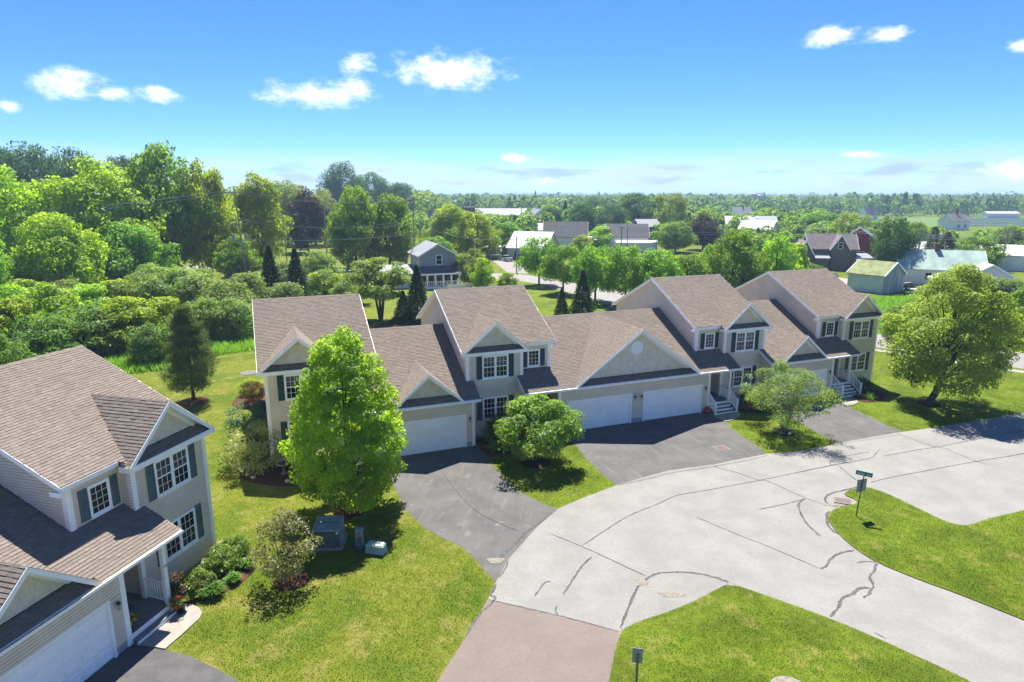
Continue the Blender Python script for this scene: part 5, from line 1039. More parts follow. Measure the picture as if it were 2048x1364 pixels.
# ------------------------------------------------------------------ trees beyond the houses
TREES = [
('maple', -81.19, 105.04, 20.3, 15.7, 'tall lime green maple at the far left, above the wild hedge', 'maples beyond the hedge'),
('maple', -71.23, 110.92, 22.0, 20.4, 'broad bright green maple with wide crown crossed by power lines', 'maples beyond the hedge'),
('maple2', -64.27, 121.02, 25.0, 15.6, 'tallest deep green maple, with dark gap under its crown, left of utility pole', 'maples beyond the hedge'),
('maple', -56.69, 121.02, 22.1, 11.8, 'upright green maple just left of the leaning utility pole', 'maples beyond the hedge'),
('maple', -51.49, 133.09, 20.3, 12.3, 'tall yellow-green maple just right of the leaning utility pole', 'maples beyond the hedge'),
('maple', -64.28, 90.55, 13.7, 12.2, 'lower yellow-green maple in front of the far left maples', 'maples beyond the hedge'),
('maple2', -68.79, 81.14, 13.3, 9.7, 'green maple cut off by left edge above the hedge', 'maples beyond the hedge'),
('maple2', -62.21, 105.04, 11.8, 12.4, 'low maple with spreading boughs above the hedge bushes', 'maples beyond the hedge'),
('maple2', -47.31, 110.92, 9.0, 7.8, 'small dark green maple at the foot of the leaning utility pole', 'maples beyond the hedge'),
('dark', -148.38, 189.05, 29.9, 19.0, 'dark green tree on the skyline at far left', 'dark trees on the left skyline'),
('dark', -137.4, 189.05, 29.3, 19.0, 'dark green tree on the skyline, second from the left edge', 'dark trees on the left skyline'),
('dark', -125.7, 189.05, 28.4, 16.1, 'dark tree on the skyline behind the broad bright maple', 'dark trees on the left skyline'),
('dark', -112.53, 189.05, 27.4, 14.6, 'dark tree on the skyline left of the tallest maple', 'dark trees on the left skyline'),
('willow', -71.96, 208.34, 22.6, 16.9, 'olive green willow-like tree behind the copper beech, on its left', 'willow trees behind the copper beech'),
('willow', -60.21, 208.34, 19.1, 16.1, 'olive green willow-like tree directly behind the copper beech', 'willow trees behind the copper beech'),
('willow', -52.36, 219.5, 18.6, 13.6, 'olive green willow-like tree right of the copper beech', 'willow trees behind the copper beech'),
('purple', -56.96, 180.67, 17.8, 12.3, 'dark purple copper beech with pointed crown among green trees', None),
('maple2', -32.29, 133.09, 17.5, 11.4, 'tall leafy maple behind the two stop signs', None),
('maple2', -26.18, 137.65, 16.7, 12.0, 'tall leafy maple left of the grey house utility pole', None),
('dark', -82.77, 322.64, 30.8, 19.8, 'high round topped tree on the skyline right of the copper beech', 'hilltop trees in the middle'),
('dark', -72.49, 338.46, 26.7, 20.8, 'hilltop tree on the skyline, middle one of three', 'hilltop trees in the middle'),
('dark', -60.15, 349.88, 22.9, 18.8, 'lowest of the three hilltop trees on the skyline', 'hilltop trees in the middle'),
('maple', -14.73, 159.39, 13.9, 13.6, 'rounded lime green tree right behind the grey house', 'lime trees behind the grey house'),
('maple', -8.88, 165.92, 11.4, 12.2, 'rounded green tree left of the small shed', 'lime trees behind the grey house'),
('maple2', -1.96, 180.67, 8.9, 11.9, 'rounded green tree above the white metal roof', 'lime trees behind the grey house'),
('maple2', -16.52, 137.65, 7.4, 9.7, 'leafy tree directly behind the grey house roof', 'lime trees behind the grey house'),
('shrub2', -6.98, 112.8, 6.7, 6.4, 'dark glossy bush beside the picket fence', None),
('lime', -4.86, 106.74, 5.8, 4.0, 'young lime green tree in front of the dark glossy bush', None),
('lime', -0.85, 107.9, 3.0, 3.6, 'small lime sapling beside the far road', None),
('sumac', -16.86, 81.14, 8.0, 9.3, 'spreading multi-stemmed tree with flat airy crown behind the townhouses', None),
('spruce', -32.65, 86.55, 9.3, 4.1, 'dark spruce rising behind the roof, left of a pair', 'dark spruce pair'),
('spruce', -29.16, 86.55, 8.9, 4.2, 'dark spruce rising behind the roof, right of a pair', 'dark spruce pair'),
('spruce', -11.86, 79.48, 7.4, 3.7, 'narrow dark spruce beside the flat-crowned tree', None),
('spruce', -13.63, 79.48, 4.1, 2.8, 'short dark spruce left of the narrow spruce', None),
('spruce', 6.37, 81.14, 4.3, 2.1, 'small conical spruce on the lawn behind the townhouses', None),
('spruce', 8.94, 80.46, 6.6, 3.7, 'larger conical spruce on the lawn behind the townhouses', None),
('street', 4.83, 114.1, 8.5, 7.0, 'street tree by the far road, leftmost, trunk clearly visible', 'trees along the far road'),
('street', 8.33, 103.94, 7.9, 6.7, 'street tree by the far road, second from left', 'trees along the far road'),
('street', 12.54, 95.86, 8.3, 6.9, 'street tree by the far road, third from left', 'trees along the far road'),
('street', 16.38, 91.83, 8.8, 6.9, 'street tree by the far road, fourth, behind the small spruces', 'trees along the far road'),
('street', 20.73, 91.83, 8.1, 6.9, 'leafy tree behind the tall townhouse roof, left of its ridge', 'trees along the far road'),
('street', 26.26, 94.93, 7.2, 6.4, 'leafy tree behind the tall townhouse ridge', 'trees along the far road'),
('maple2', 33.56, 97.28, 11.2, 8.3, 'tall leafy tree between the two right townhouse roofs', None),
('maple2', 31.86, 102.33, 8.4, 5.6, 'leafy tree left of the tall one between the roofs', None),
('lime', 43.23, 105.04, 9.1, 7.3, 'bright lime tree left of the brown house', None),
('lime', 47.76, 107.9, 8.2, 4.4, 'narrow lime tree beside the brown house gable', None),
('maple2', 38.87, 101.28, 7.3, 5.1, 'dark leafy tree behind the right townhouse ridge', None),
('shrub2', 53.88, 117.46, 4.1, 6.4, 'low bush at the corner of the brown house', None),
('dark', 17.89, 290.88, 10.9, 9.8, 'dark round tree beyond the small houses', None),
('dark', 26.9, 245.78, 13.2, 11.7, 'dark spreading tree beyond the white roofed house', None),
('spruce', 22.76, 279.08, 13.6, 5.2, 'dark pointed spruce between the two dark round trees', None),
('dark', 49.92, 261.39, 17.1, 17.7, 'largest dark tree on the middle skyline', 'dark trees beyond the small houses'),
('dark', 36.23, 237.27, 12.5, 11.7, 'dark tree left of the largest one on the middle skyline', 'dark trees beyond the small houses'),
('dark', 44.57, 349.88, 15.2, 16.1, 'distant dark tree behind the white roofed house', 'dark trees beyond the small houses'),
('birch', 56.17, 231.91, 18.6, 11.8, 'pale feathery birch on the skyline', None),
('maple2', 45.63, 180.67, 8.9, 11.5, 'round green tree in front of the pale birch', None),
('purple', 55.75, 189.05, 10.6, 10.5, 'dark copper-coloured tree left of the white houses', None),
('lime', 25.75, 189.05, 7.2, 8.8, 'light green tree between the two grey roofed houses', None),
('lime', 18.91, 172.99, 5.3, 6.7, 'light green tree beside the orange roofed shed', None),
('airy', 82.7, 159.39, 11.7, 9.7, 'thin airy tree in front of the red house', None),
('dark2', 71.37, 121.02, 12.1, 6.8, 'tall dark narrow tree right of the red house', None),
('maple2', 109.3, 231.91, 10.5, 17.9, 'wide green tree on the right, beyond the brown house', None),
('maple2', 107.22, 245.78, 6.5, 15.2, 'green tree beyond the brown house, left of the wide one', None),
('maple2', 108.23, 198.24, 6.0, 10.7, 'green tree behind the tall dark narrow tree', None),
('pine', 92.78, 142.52, 9.1, 5.8, 'dark pine behind the green roofed house, left', 'pines behind the green roofed house'),
('pine', 93.62, 139.56, 8.2, 6.7, 'dark pine behind the green roofed house, middle', 'pines behind the green roofed house'),
('maple2', 98.8, 137.65, 7.6, 10.7, 'olive tree right of the dark pines', None),
('maple2', 99.16, 159.39, 9.7, 8.7, 'green tree behind the green roofed house chimney', None),
('maple2', 122.06, 159.39, 8.5, 8.7, 'green tree beside the right utility pole', None),
('maple2', 55.01, 67.01, 7.0, 5.9, 'dark green tree cut off by the right edge', None),
('shrub2', 44.71, 69.45, 4.5, 7.2, 'rounded dark bush behind the big lawn tree, left', 'bushes behind the big lawn tree'),
('shrub2', 46.97, 67.01, 4.3, 5.9, 'rounded dark bush hidden behind the big lawn tree', 'bushes behind the big lawn tree'),
('shrub2', 74.77, 97.28, 3.5, 9.2, 'low bushy thicket in front of the long white building', None),
]
for t_ in TREES: tree(*t_)
HEDGE = [('shrub', -47.98, 56.93, 6.5, 5.1), ('lime', -45.88, 57.81, 6.8, 5.1), ('lime', -47.43, 64.74, 6.8, 6.2), ('shrub2', -39.97, 49.36, 5.2, 3.6), ('shrub2', -42.92, 56.93, 5.4, 5.1), ('shrub2', -42.27, 61.58, 5.3, 5.9), ('lime', -51.23, 76.34, 5.5, 6.7), ('lime', -50.13, 81.14, 5.5, 5.8), ('lime', -39.38, 64.74, 5.8, 5.7), ('shrub2', -41.98, 64.74, 5.2, 5.2), ('lime', -37.21, 67.01, 5.4, 5.4), ('shrub', -46.59, 81.14, 6.1, 6.4), ('shrub', -43.05, 81.14, 6.8, 7.1), ('shrub', -37.37, 77.88, 6.5, 6.8), ('shrub', -33.3, 74.86, 6.0, 6.0), ('shrub', -34.36, 81.14, 6.4, 5.8), ('shrub', -33.73, 69.01, 4.9, 4.8), ('shrub', -30.78, 70.5, 4.6, 4.3), ('shrub', -63.07, 102.33, 5.6, 8.0), ('lime', -59.64, 77.88, 5.6, 6.8), ('shrub', -57.53, 81.14, 5.2, 5.8), ('shrub', -36.86, 92.69, 4.8, 5.8), ('lime', -28.65, 97.28, 4.6, 6.1), ('lime', -26.87, 102.33, 3.6, 5.6), ('shrub', -32.52, 107.9, 6.7, 6.8), ('shrub', -39.29, 107.9, 5.1, 6.8), ('shrub2', -34.45, 59.5, 4.0, 3.7), ('shrub', -29.5, 82, 5.0, 5.5), ('shrub', -27.5, 76.5, 3.6, 4.2), ('shrub', -45, 92, 5.5, 7), ('shrub', -52, 93, 6, 7.5), ('lime', -55, 70, 6, 6.5), ('shrub', -70, 90, 6, 9), ('shrub', -23.5, 92, 4, 5)]
ORD = 'first second third fourth fifth sixth seventh eighth ninth tenth eleventh twelfth thirteenth fourteenth fifteenth sixteenth seventeenth eighteenth nineteenth twentieth'.split()
HL = {'lime': 'yellow-green', 'shrub': 'grey-green', 'shrub2': 'dark green'}; hc = {}
for k_, x_, y_, h_, w_ in sorted(HEDGE, key=lambda q: q[1] / q[2]):
    i_ = hc[k_] = hc.get(k_, -1) + 1
    o = tree(k_, x_, y_, h_, w_ * 1.15, '%s bush in the wild hedge, %s from the left among the %s ones' % (HL[k_], ORD[i_], HL[k_]), 'bushes of the wild hedge'); o.name = 'hedge_bush'; o['category'] = 'bush'
# ------------------------------------------------------------------ background buildings
def ghouse(name, label, x, y, rz, w_, d_, h_, pk, wall, roof, ridge='x', wins=(), chimney=None, oh=.35, group=None, cat='house', parent=None, z=0., wall2=None, doors=(), ribs=False):
    o = parent or thing(name, label, cat, (x, y, z), R(rz), group); X_, Y_ = w_ / 2, d_ / 2; m = MB(); m.box(-X_, X_, -Y_, Y_, -.2, h_)
    if ridge == 'x':
        m.add([(-X_, -Y_, h_), (-X_, Y_, h_), (-X_, 0, pk), (X_, -Y_, h_), (X_, Y_, h_), (X_, 0, pk)], [(0, 1, 2), (3, 5, 4)])
    else: m.add([(-X_, -Y_, h_), (X_, -Y_, h_), (0, -Y_, pk), (-X_, Y_, h_), (X_, Y_, h_), (0, Y_, pk)], [(0, 1, 2), (3, 5, 4)])
    q = m.build('wall', wall, o)
    if parent: q.location = (x, y, z); q.rotation_euler = (0, 0, R(rz))
    L_ = [q]
    for s in (-1, 1):
        r = MB(); th = .12
        if ridge == 'x':
            k = (pk - h_) / Y_; y1 = s * (Y_ + oh); z1 = h_ - k * oh; a = [(-X_ - oh, y1, z1 + .02), (X_ + oh, y1, z1 + .02), (X_ + oh, 0, pk + .02), (-X_ - oh, 0, pk + .02)]
        else:
            k = (pk - h_) / X_; x1 = s * (X_ + oh); z1 = h_ - k * oh; a = [(x1, -Y_ - oh, z1 + .02), (x1, Y_ + oh, z1 + .02), (0, Y_ + oh, pk + .02), (0, -Y_ - oh, pk + .02)]
        r.hexa(a + [(p[0], p[1], p[2] + th) for p in a]); L_.append(r.build('roof', roof, o))
        if ribs:
            for i in range(1, 12):
                f = i / 12; p0 = [a[0][j] + (a[1][j] - a[0][j]) * f for j in range(3)]; p1 = [a[3][j] + (a[2][j] - a[3][j]) * f for j in range(3)]; rb = MB().bar((p0[0], p0[1], p0[2] + th + .02), (p1[0], p1[1], p1[2] + th + .02), .06, .05).build('roof_rib', roof, L_[-1])
    t = MB()
    for s in (-1, 1):   # barge boards on gable ends
        if ridge == 'x':
            for e in (-1, 1): t.bar((s * (X_ + oh + .02), e * (Y_ + oh), h_ - (pk - h_) / Y_ * oh + .06), (s * (X_ + oh + .02), 0, pk + .07), .05, .22)
        else:
            for e in (-1, 1): t.bar((e * (X_ + oh), s * (Y_ + oh + .02), h_ - (pk - h_) / X_ * oh + .06), (0, s * (Y_ + oh + .02), pk + .07), .05, .22)
    L_.append(t.build('barge_board', 'trim_white', o))
    for side, u, zz, ww, hh in wins:
        F = {'f': lambda a, b_: (a, -Y_ - b_), 'l': lambda a, b_: (-X_ - b_, -a), 'r': lambda a, b_: (X_ + b_, a), 'b': lambda a, b_: (-a, Y_ + b_)}[side]
        def bx(m, a0, a1, b0, b1, z0, z1):
            p, q_ = F(a0, b0), F(a1, b1); m.box(min(p[0], q_[0]), max(p[0], q_[0]), min(p[1], q_[1]), max(p[1], q_[1]), z0, z1); return m
        f = MB(); bx(f, u - ww / 2 - .1, u + ww / 2 + .1, .0, .05, zz - .1, zz); bx(f, u - ww / 2 - .1, u + ww / 2 + .1, .0, .05, zz + hh, zz + hh + .1); bx(f, u - ww / 2 - .1, u - ww / 2, .0, .05, zz, zz + hh); bx(f, u + ww / 2, u + ww / 2 + .1, 0, .05, zz, zz + hh); bx(f, u - ww / 2, u + ww / 2, .012, .045, zz + hh / 2 - .03, zz + hh / 2 + .03)
        wo_ = f.build('window', 'trim_white', o); L_.append(wo_); bx(MB(), u - ww / 2, u + ww / 2, .0, .02, zz, zz + hh).build('pane', 'glass', wo_)
    for side, u, ww, hh, mt_ in doors:
        F = {'f': lambda a, b_: (a, -Y_ - b_), 'l': lambda a, b_: (-X_ - b_, -a), 'r': lambda a, b_: (X_ + b_, a)}[side]
        p, q_ = F(u - ww / 2, 0), F(u + ww / 2, .05); L_.append(MB().box(min(p[0], q_[0]), max(p[0], q_[0]), min(p[1], q_[1]), max(p[1], q_[1]), .05, hh).build('door', mt_, o))
    if chimney: L_.append(MB().box(chimney[0] - .35, chimney[0] + .35, chimney[1] - .35, chimney[1] + .35, h_, chimney[2]).box(chimney[0] - .42, chimney[0] + .42, chimney[1] - .42, chimney[1] + .42, chimney[2], chimney[2] + .12).build('chimney', 'brick_red', o))
    if parent:
        for k in L_[1:]: k.location = (x, y, z); k.rotation_euler = (0, 0, R(rz))
    return o
# grey house with porch
o = ghouse('grey_house', 'grey sided house with white porch posts behind the middle townhouse roof', -14.3, 115.5, 20, 6.2, 8.5, 5.6, 7.4, 'wall_grey', 'roof_slate', 'y', [('f', 0.2, 4.0, .9, 1.5), ('l', 1.5, 3.6, .9, 1.4), ('l', -1.5, 3.6, .9, 1.4)], None, .5)
m = MB(); a = [(-4.0, -6.6, 2.55), (3.5, -6.6, 2.55), (3.5, -4.26, 3.55), (-4.0, -4.26, 3.55)]; m.hexa(a + [(p[0], p[1], p[2] + .14) for p in a]); m.build('porch_roof', 'roof_grey', o)
MB().box(-4.0, 3.5, -6.66, -6.6, 2.4, 2.66).build('porch_fascia', 'trim_white', o); MB().box(-3.9, 3.3, -6.4, -4.26, -.1, .35).build('porch_floor', 'trim_white', o); MB().box(-3.9, 3.3, -4.6, -4.28, .35, 2.5).build('porch_opening_shade', 'glass', o)  # dark slab behind the posts paints the shade of the porch openings
for k in range(6): MB().box(-3.8 + k * 1.4 - .13, -3.8 + k * 1.4 + .13, -6.45, -6.2, .35, 2.42).build('porch_post', 'trim_white', o)
rl = MB().box(-3.8, 3.2, -6.36, -6.28, 1.2, 1.3).box(-3.8, 3.2, -6.36, -6.28, .45, .52).build('porch_railing', 'trim_white', o)
for k in range(22): MB().box(-3.7 + k * .32, -3.6 + k * .32, -6.35, -6.29, .52, 1.2).build('baluster', 'trim_white', rl)
MB().tube([(.2, 1.5, 7.2), (.2, 1.5, 7.75)], [.06, .06], 6).build('vent_pipe', 'black_metal', o)
m = MB(); a = [(-9.5, -4.2, 2.4), (-3.2, -4.2, 2.4), (-3.2, 3.0, 3.3), (-9.5, 3.0, 3.3)]; m.hexa(a + [(p[0], p[1], p[2] + .14) for p in a]); m.build('wing_roof', 'roof_slate', o); MB().box(-9.2, -3.15, -3.9, 2.8, -.1, 2.42).build('wing_wall', 'wall_white', o)
f = thing('picket_fence', 'white picket fence running right from the grey house porch', 'fence', (-10.6, 106.2, 0), R(28)); m = MB()
for k in range(46): m.box(k * .21, k * .21 + .12, -.02, .02, .05, 1.15 + .03 * (k % 2))
m.build('pickets', 'trim_white', f, kind='stuff'); MB().box(0, 9.7, .02, .06, .3, .4).box(0, 9.7, .02, .06, .85, .95).build('rails', 'trim_white', f)
for k in range(5): MB().box(k * 2.42 - .07, k * 2.42 + .07, .02, .16, -.1, 1.3).build('fence_post', 'trim_white', f)
ghouse('garden_shed', 'small shed with dark grey roof peeking above the left townhouse ridge', -31.0, 101.5, 15, 4.6, 3.4, 1.9, 3.0, 'wall_white', 'roof_grey', 'x', cat='shed')
ghouse('metal_roof_house', 'low house with pale metal roof beside the far road', 5.5, 163.5, -24, 10, 10, 3.0, 6.6, 'wall_beige', 'roof_metal', 'x', [('f', -2.8, 1.0, .9, 1.2), ('f', 0, 1.0, .9, 1.2), ('f', 3, 1, .9, 1.2)], doors=[('l', 1, 1.1, 2.2, 'wall_white')], ribs=True)
ghouse('white_house', 'white house with dark grey roof, left of two alike', 15.3, 186, -6, 12, 8, 4.4, 8.2, 'wall_white', 'roof_grey', 'x', [('l', 0, 4.3, 1.0, 1.7), ('f', -3, 1.2, 1, 1.5), ('f', 2, 1.2, 1, 1.5)])
ghouse('white_house', 'white house with dark grey roof and low porch, right of two alike', 33.6, 190, -4, 11.5, 8, 4.0, 7.4, 'wall_white', 'roof_grey', 'x', [('l', 0, 4, 1, 1.5), ('f', -2, 1.2, 1, 1.4)])
o = ghouse('low_garage', 'low white porch roof in front of the right grey roofed house', 35, 182, -4, 11, 4, 2.7, 3.2, 'wall_white', 'roof_white', 'x', cat='garage')
ghouse('blue_house', 'dark blue house with small white window beyond the trees', 45.5, 222, 12, 7, 8, 5.4, 7.6, 'wall_blue', 'roof_slate', 'x', [('f', -1.5, 3.5, 2.2, 1.6), ('r', 0, 1.5, 1.2, 1.2)])
ghouse('long_white_roof_building', 'low building with wide white roof beyond the houses', 18, 246, -5, 17, 12, 3.0, 5.2, 'wall_white', 'roof_white', 'x', cat='building', chimney=(-8.6, -3, 7.5))
ghouse('white_roof_shed', 'small white roofed shed right of the dark trees', 37, 250, 0, 9, 8, 3.0, 4.6, 'wall_beige', 'roof_white', 'x', cat='shed')
ghouse('orange_shed', 'low shed with orange eaves beside the grey roofed house', 24.5, 201, -5, 7, 5, 2.3, 3.1, 'roof_orange', 'roof_white', 'x', cat='shed')
ghouse('tan_shed', 'small pale yellow roofed shed behind the left white house', 12.5, 200, -4, 5.5, 4, 2.6, 4.3, 'wall_beige', 'roof_orange', 'x', cat='shed')
ghouse('small_shed', 'white shed with teal door in front of the lime trees', -5.0, 171.5, 3, 3.8, 3, 2.3, 2.5, 'wall_beige', 'wall_white', 'x', doors=[('f', 0, 1.5, 2.1, 'door_teal')], cat='shed', oh=.1)
o = thing('carport', 'dark covered carport between the shed and pale roofed house', 'carport', (-1.2, 171, 0), R(3))
for s in (-1, 1): MB().box(s * 1.3 - .06, s * 1.3 + .06, -1.5, -1.38, 0, 2.2).build('post', 'utility_dark', o)
MB().hexa([(-1.5, -1.7, 2.2), (1.5, -1.7, 2.2), (1.5, 1.7, 2.2), (-1.5, 1.7, 2.2), (-.9, -1.7, 2.7), (.9, -1.7, 2.7), (.9, 1.7, 2.7), (-.9, 1.7, 2.7)]).build('canopy', 'utility_dark', o); MB().box(-1.4, 1.4, 1.4, 1.5, 0, 2.2).build('back_wall', 'utility_dark', o)
ghouse('white_barn_house', 'white house with pale roof and pointed gable among trees on the right', 81, 214, -35, 10, 8, 5.0, 7.4, 'wall_white', 'roof_white', 'x', [('r', 0, 2.0, 1.0, 1.5), ('f', 0, 1.5, 1, 1.5)])
ghouse('pale_roof_barn', 'large pale roofed barn behind the white gabled house', 86, 236, -10, 17, 10, 5.0, 8.2, 'wall_white', 'roof_metal', 'x', cat='barn')
ghouse('grey_cottage', 'small grey cottage right of the white gabled house', 93.5, 211, -20, 8.5, 6, 2.8, 4.6, 'wall_grey', 'roof_slate', 'x', [('f', -2.6, 1.0, .9, 1.2), ('f', -1.2, 1.0, .9, 1.2), ('f', .4, 1.0, .9, 1.2), ('f', 2.4, 1, .9, 1.2)])
# brown house, two gabled wings
o = thing('brown_house', 'brown sided house with two gables and pale porch roofs behind the right townhouse', 'house', (69.3, 141.2, 0), R(-12))
ghouse('', '', 0, 0, 0, 9.5, 6, 4.6, 7.4, 'wall_brown', 'roof_brown', 'x', [('f', -2.6, 1.0, 2.3, 1.2), ('f', .9, .9, 1.9, 1.5), ('l', 0, 3.9, .7, 1.2)], parent=o, doors=[('f', -4.2, 1.0, 2.2, 'trim_white')])
ghouse('', '', 1.2, -1.6, 0, 3.4, 4.5, 4.7, 7.3, 'wall_brown', 'roof_brown', 'y', [('f', 0, 4.6, .8, 1.2)], parent=o)
ghouse('', '', -5.6, -.6, 0, 3.6, 6.5, 3.0, 6.0, 'wall_brown', 'roof_brown', 'y', [('f', -.2, 3.4, .8, 1.1), ('f', .2, 1.0, .8, 1.3)], parent=o)
m = MB(); a = [(-3.8, -5.0, 2.5), (-.8, -5.0, 2.5), (-.8, -3.0, 3.5), (-3.8, -3.0, 3.5)]; m.hexa(a + [(p[0], p[1], p[2] + .12) for p in a]); m.build('lean_to_roof', 'roof_metal', o); MB().box(-3.7, -.9, -4.8, -3.0, 0, 2.5).build('lean_to_wall', 'wall_brown', o)
m = MB(); a = [(4.4, -4.2, 2.6), (8.0, -4.2, 2.6), (8.0, 1, 3.2), (4.4, 1, 3.2)]; m.hexa(a + [(p[0], p[1], p[2] + .12) for p in a]); m.build('porch_roof', 'roof_metal', o); MB().box(4.7, 7.8, -4, 1, -.1, .4).build('porch_floor', 'wall_brown', o)
for x_ in (4.8, 6.3, 7.8): MB().box(x_ - .08, x_ + .08, -4.1, -3.94, .4, 2.62).build('porch_post', 'wall_brown', o)
ghouse('red_house', 'barn-red house with white trimmed windows and pale roof', 83.5, 156, -28, 7.5, 9, 5.4, 8.2, 'wall_red', 'roof_metal', 'y', [('f', -.6, 4.6, .8, 1.5), ('f', -2.3, 4.4, .8, 1.4), ('f', .4, 1.0, 1.9, 1.7)])
ghouse('weathered_barn', 'weathered grey barn with mossy green roof and white side', 61.0 - .52 * 0 - .0 + .0, 107.2, -59, 6.0, 6.2, 2.95, 4.9, 'barn_boards', 'roof_moss', 'x', cat='barn', oh=.25)
bw = MB().box(-3.0, 3.0, -3.125, -3.1, .02, 2.9).build('white_side', 'barn_white', bpy.data.objects['weathered_barn'])
for k in range(18):
    y_ = -3.05 + k * .345; MB().box(3.003, 3.02, y_, y_ + .33, 0.02, 2.95 + (4.9 - 2.95) * max(0, 1 - abs(y_ + .16) / 3.1) - .12).build('board', 'barn_boards', bpy.data.objects['weathered_barn'])
ghouse('green_roof_house', 'pale house with light green metal roof and brick chimney', 77.5, 117, -22, 13, 8, 2.9, 5.9, 'wall_white', 'roof_green_metal', 'x', [('f', -2, 1.0, 1, 1.2)], (-.5, 0, 7.0), ribs=True)
ghouse('green_roof_wing', 'lower green metal roofed wing in front of the pale house', 81.5, 110, -22, 6, 6, 2.4, 4.2, 'wall_white', 'roof_green_metal', 'y', cat='house')
ghouse('white_warehouse', 'long low building with broad white roof at the right edge', 117, 137, -38, 60, 16, 3.2, 4.9, 'wall_white', 'roof_white', 'x', cat='warehouse')
ghouse('white_warehouse', 'white flat roofed building behind the green roofed house', 100, 150, -30, 26, 12, 3.2, 4.4, 'wall_white', 'roof_white', 'x', cat='warehouse')
# distant town
TOWN = [('white house with grey roof half hidden in trees, left of the dark tree group', 1118, 300, 'wall_white', 'roof_grey'), ('pale house with white roof in the trees behind the dark tree group', 1215, 330, 'wall_beige', 'roof_white'), ('small brick house far behind the pale birch', 1365, 345, 'brick_red', 'roof_grey'), ('white farmhouse in trees below the distant silos', 1480, 390, 'wall_white', 'roof_slate'), ('grey roofed house in trees right of the white gabled house', 1560, 300, 'wall_beige', 'roof_grey'), ('white house at the foot of the far tree line', 1735, 410, 'wall_white', 'roof_grey'), ('tan house among trees left of the store', 880, 330, 'wall_beige', 'roof_brown'), ('pale roofed house right of the distant car park', 1075, 365, 'wall_white', 'roof_metal'), ('small white house beyond the green roofed house', 1905, 300, 'wall_white', 'roof_grey')]
for l_, px_, d_, wm_, rm_ in TOWN: ghouse('town_house', l_, (px_ - 1024) / 1283 * (d_ * .975 + 3.5), d_, rnd.uniform(-30, 30), rnd.uniform(9, 13), rnd.uniform(7, 9), rnd.uniform(3.5, 5.5), rnd.uniform(6.5, 9), wm_, rm_, rnd.choice('xy'), [('f', -2, 1.2, 1.1, 1.4), ('f', 2, 1.2, 1.1, 1.4), ('r', 0, 1.2, 1.1, 1.4)], (1, 0, 9.5), group='scattered houses of the distant town')
ghouse('store', 'long grey roofed store beyond a car park in the distance', -10, 405, -4, 36, 16, 4.2, 7.6, 'wall_beige', 'roof_slate', 'x', [('f', -14 + k * 4, 1.0, 2.2, 2.2) for k in range(8)], cat='store', oh=1.2)
ghouse('brick_building', 'tall flat brick building left of the distant car park', -20, 310, 4, 5, 6, 10, 10.2, 'brick_red', 'roof_grey', 'x', [('f', 0, 6.5, 1, 1.5), ('f', 0, 3, 1, 1.5)], cat='building', oh=.1)
sheet('car_park', [(-22, 330), (12, 330), (14, 392), (-24, 392)], .008, 'asphalt_far')
o = thing('church_steeple', 'distant church steeple on the skyline', 'church', (32, 900, 0)); MB().box(-2.5, 2.5, -2.5, 2.5, 0, 13).build('tower', 'wall_white', o); MB().lathe((0, 0, 13), [(2.5, 0), (.2, 9)], 8).build('spire', 'roof_grey', o)
o = thing('silo_group', 'pale distant silos with masts above the woods', 'silo', (305, 830, 0))
for k, x_ in enumerate((-7, 0, 7)): MB().lathe((x_, 0, 0), [(3.6, 0), (3.6, 15 + 2 * (k == 1)), (.4, 17 + 2 * (k == 1))], 12).build('silo', 'tower_grey', o)
for x_ in (-9, 4): MB().tube([(x_, 2, 0), (x_, 2, 24)], [.3, .1], 5).build('mast', 'tower_grey', o)
ghouse('farm_shed', 'long distant white farm shed beside the solar field', 345, 462, -10, 20, 8, 3, 4.4, 'wall_white', 'roof_white', 'x', cat='shed')
sheet('crop_field', [(150, 330), (480, 330), (560, 470), (190, 470)], .01, 'field_green')
for k in range(6):
    y_ = 330 + k * 22; o = thing('solar_array', ORD[k] + ' row of solar panels in the distant field, counted from the nearest', 'solar panels', (228 + k * 12, y_, 0), R(-3), 'rows of the distant solar field')
    a = [(0, -.7, .35), (190, -.7, .35), (190, .7, .75), (0, .7, .75)]; MB().hexa(a + [(p[0], p[1], p[2] + .08) for p in a]).build('panel_row', 'solar_blue', o); m = MB()
    for i in range(20): m.box(i * 10, i * 10 + .15, -.1, .1, 0, .5)
    m.build('legs', 'post_steel', o)
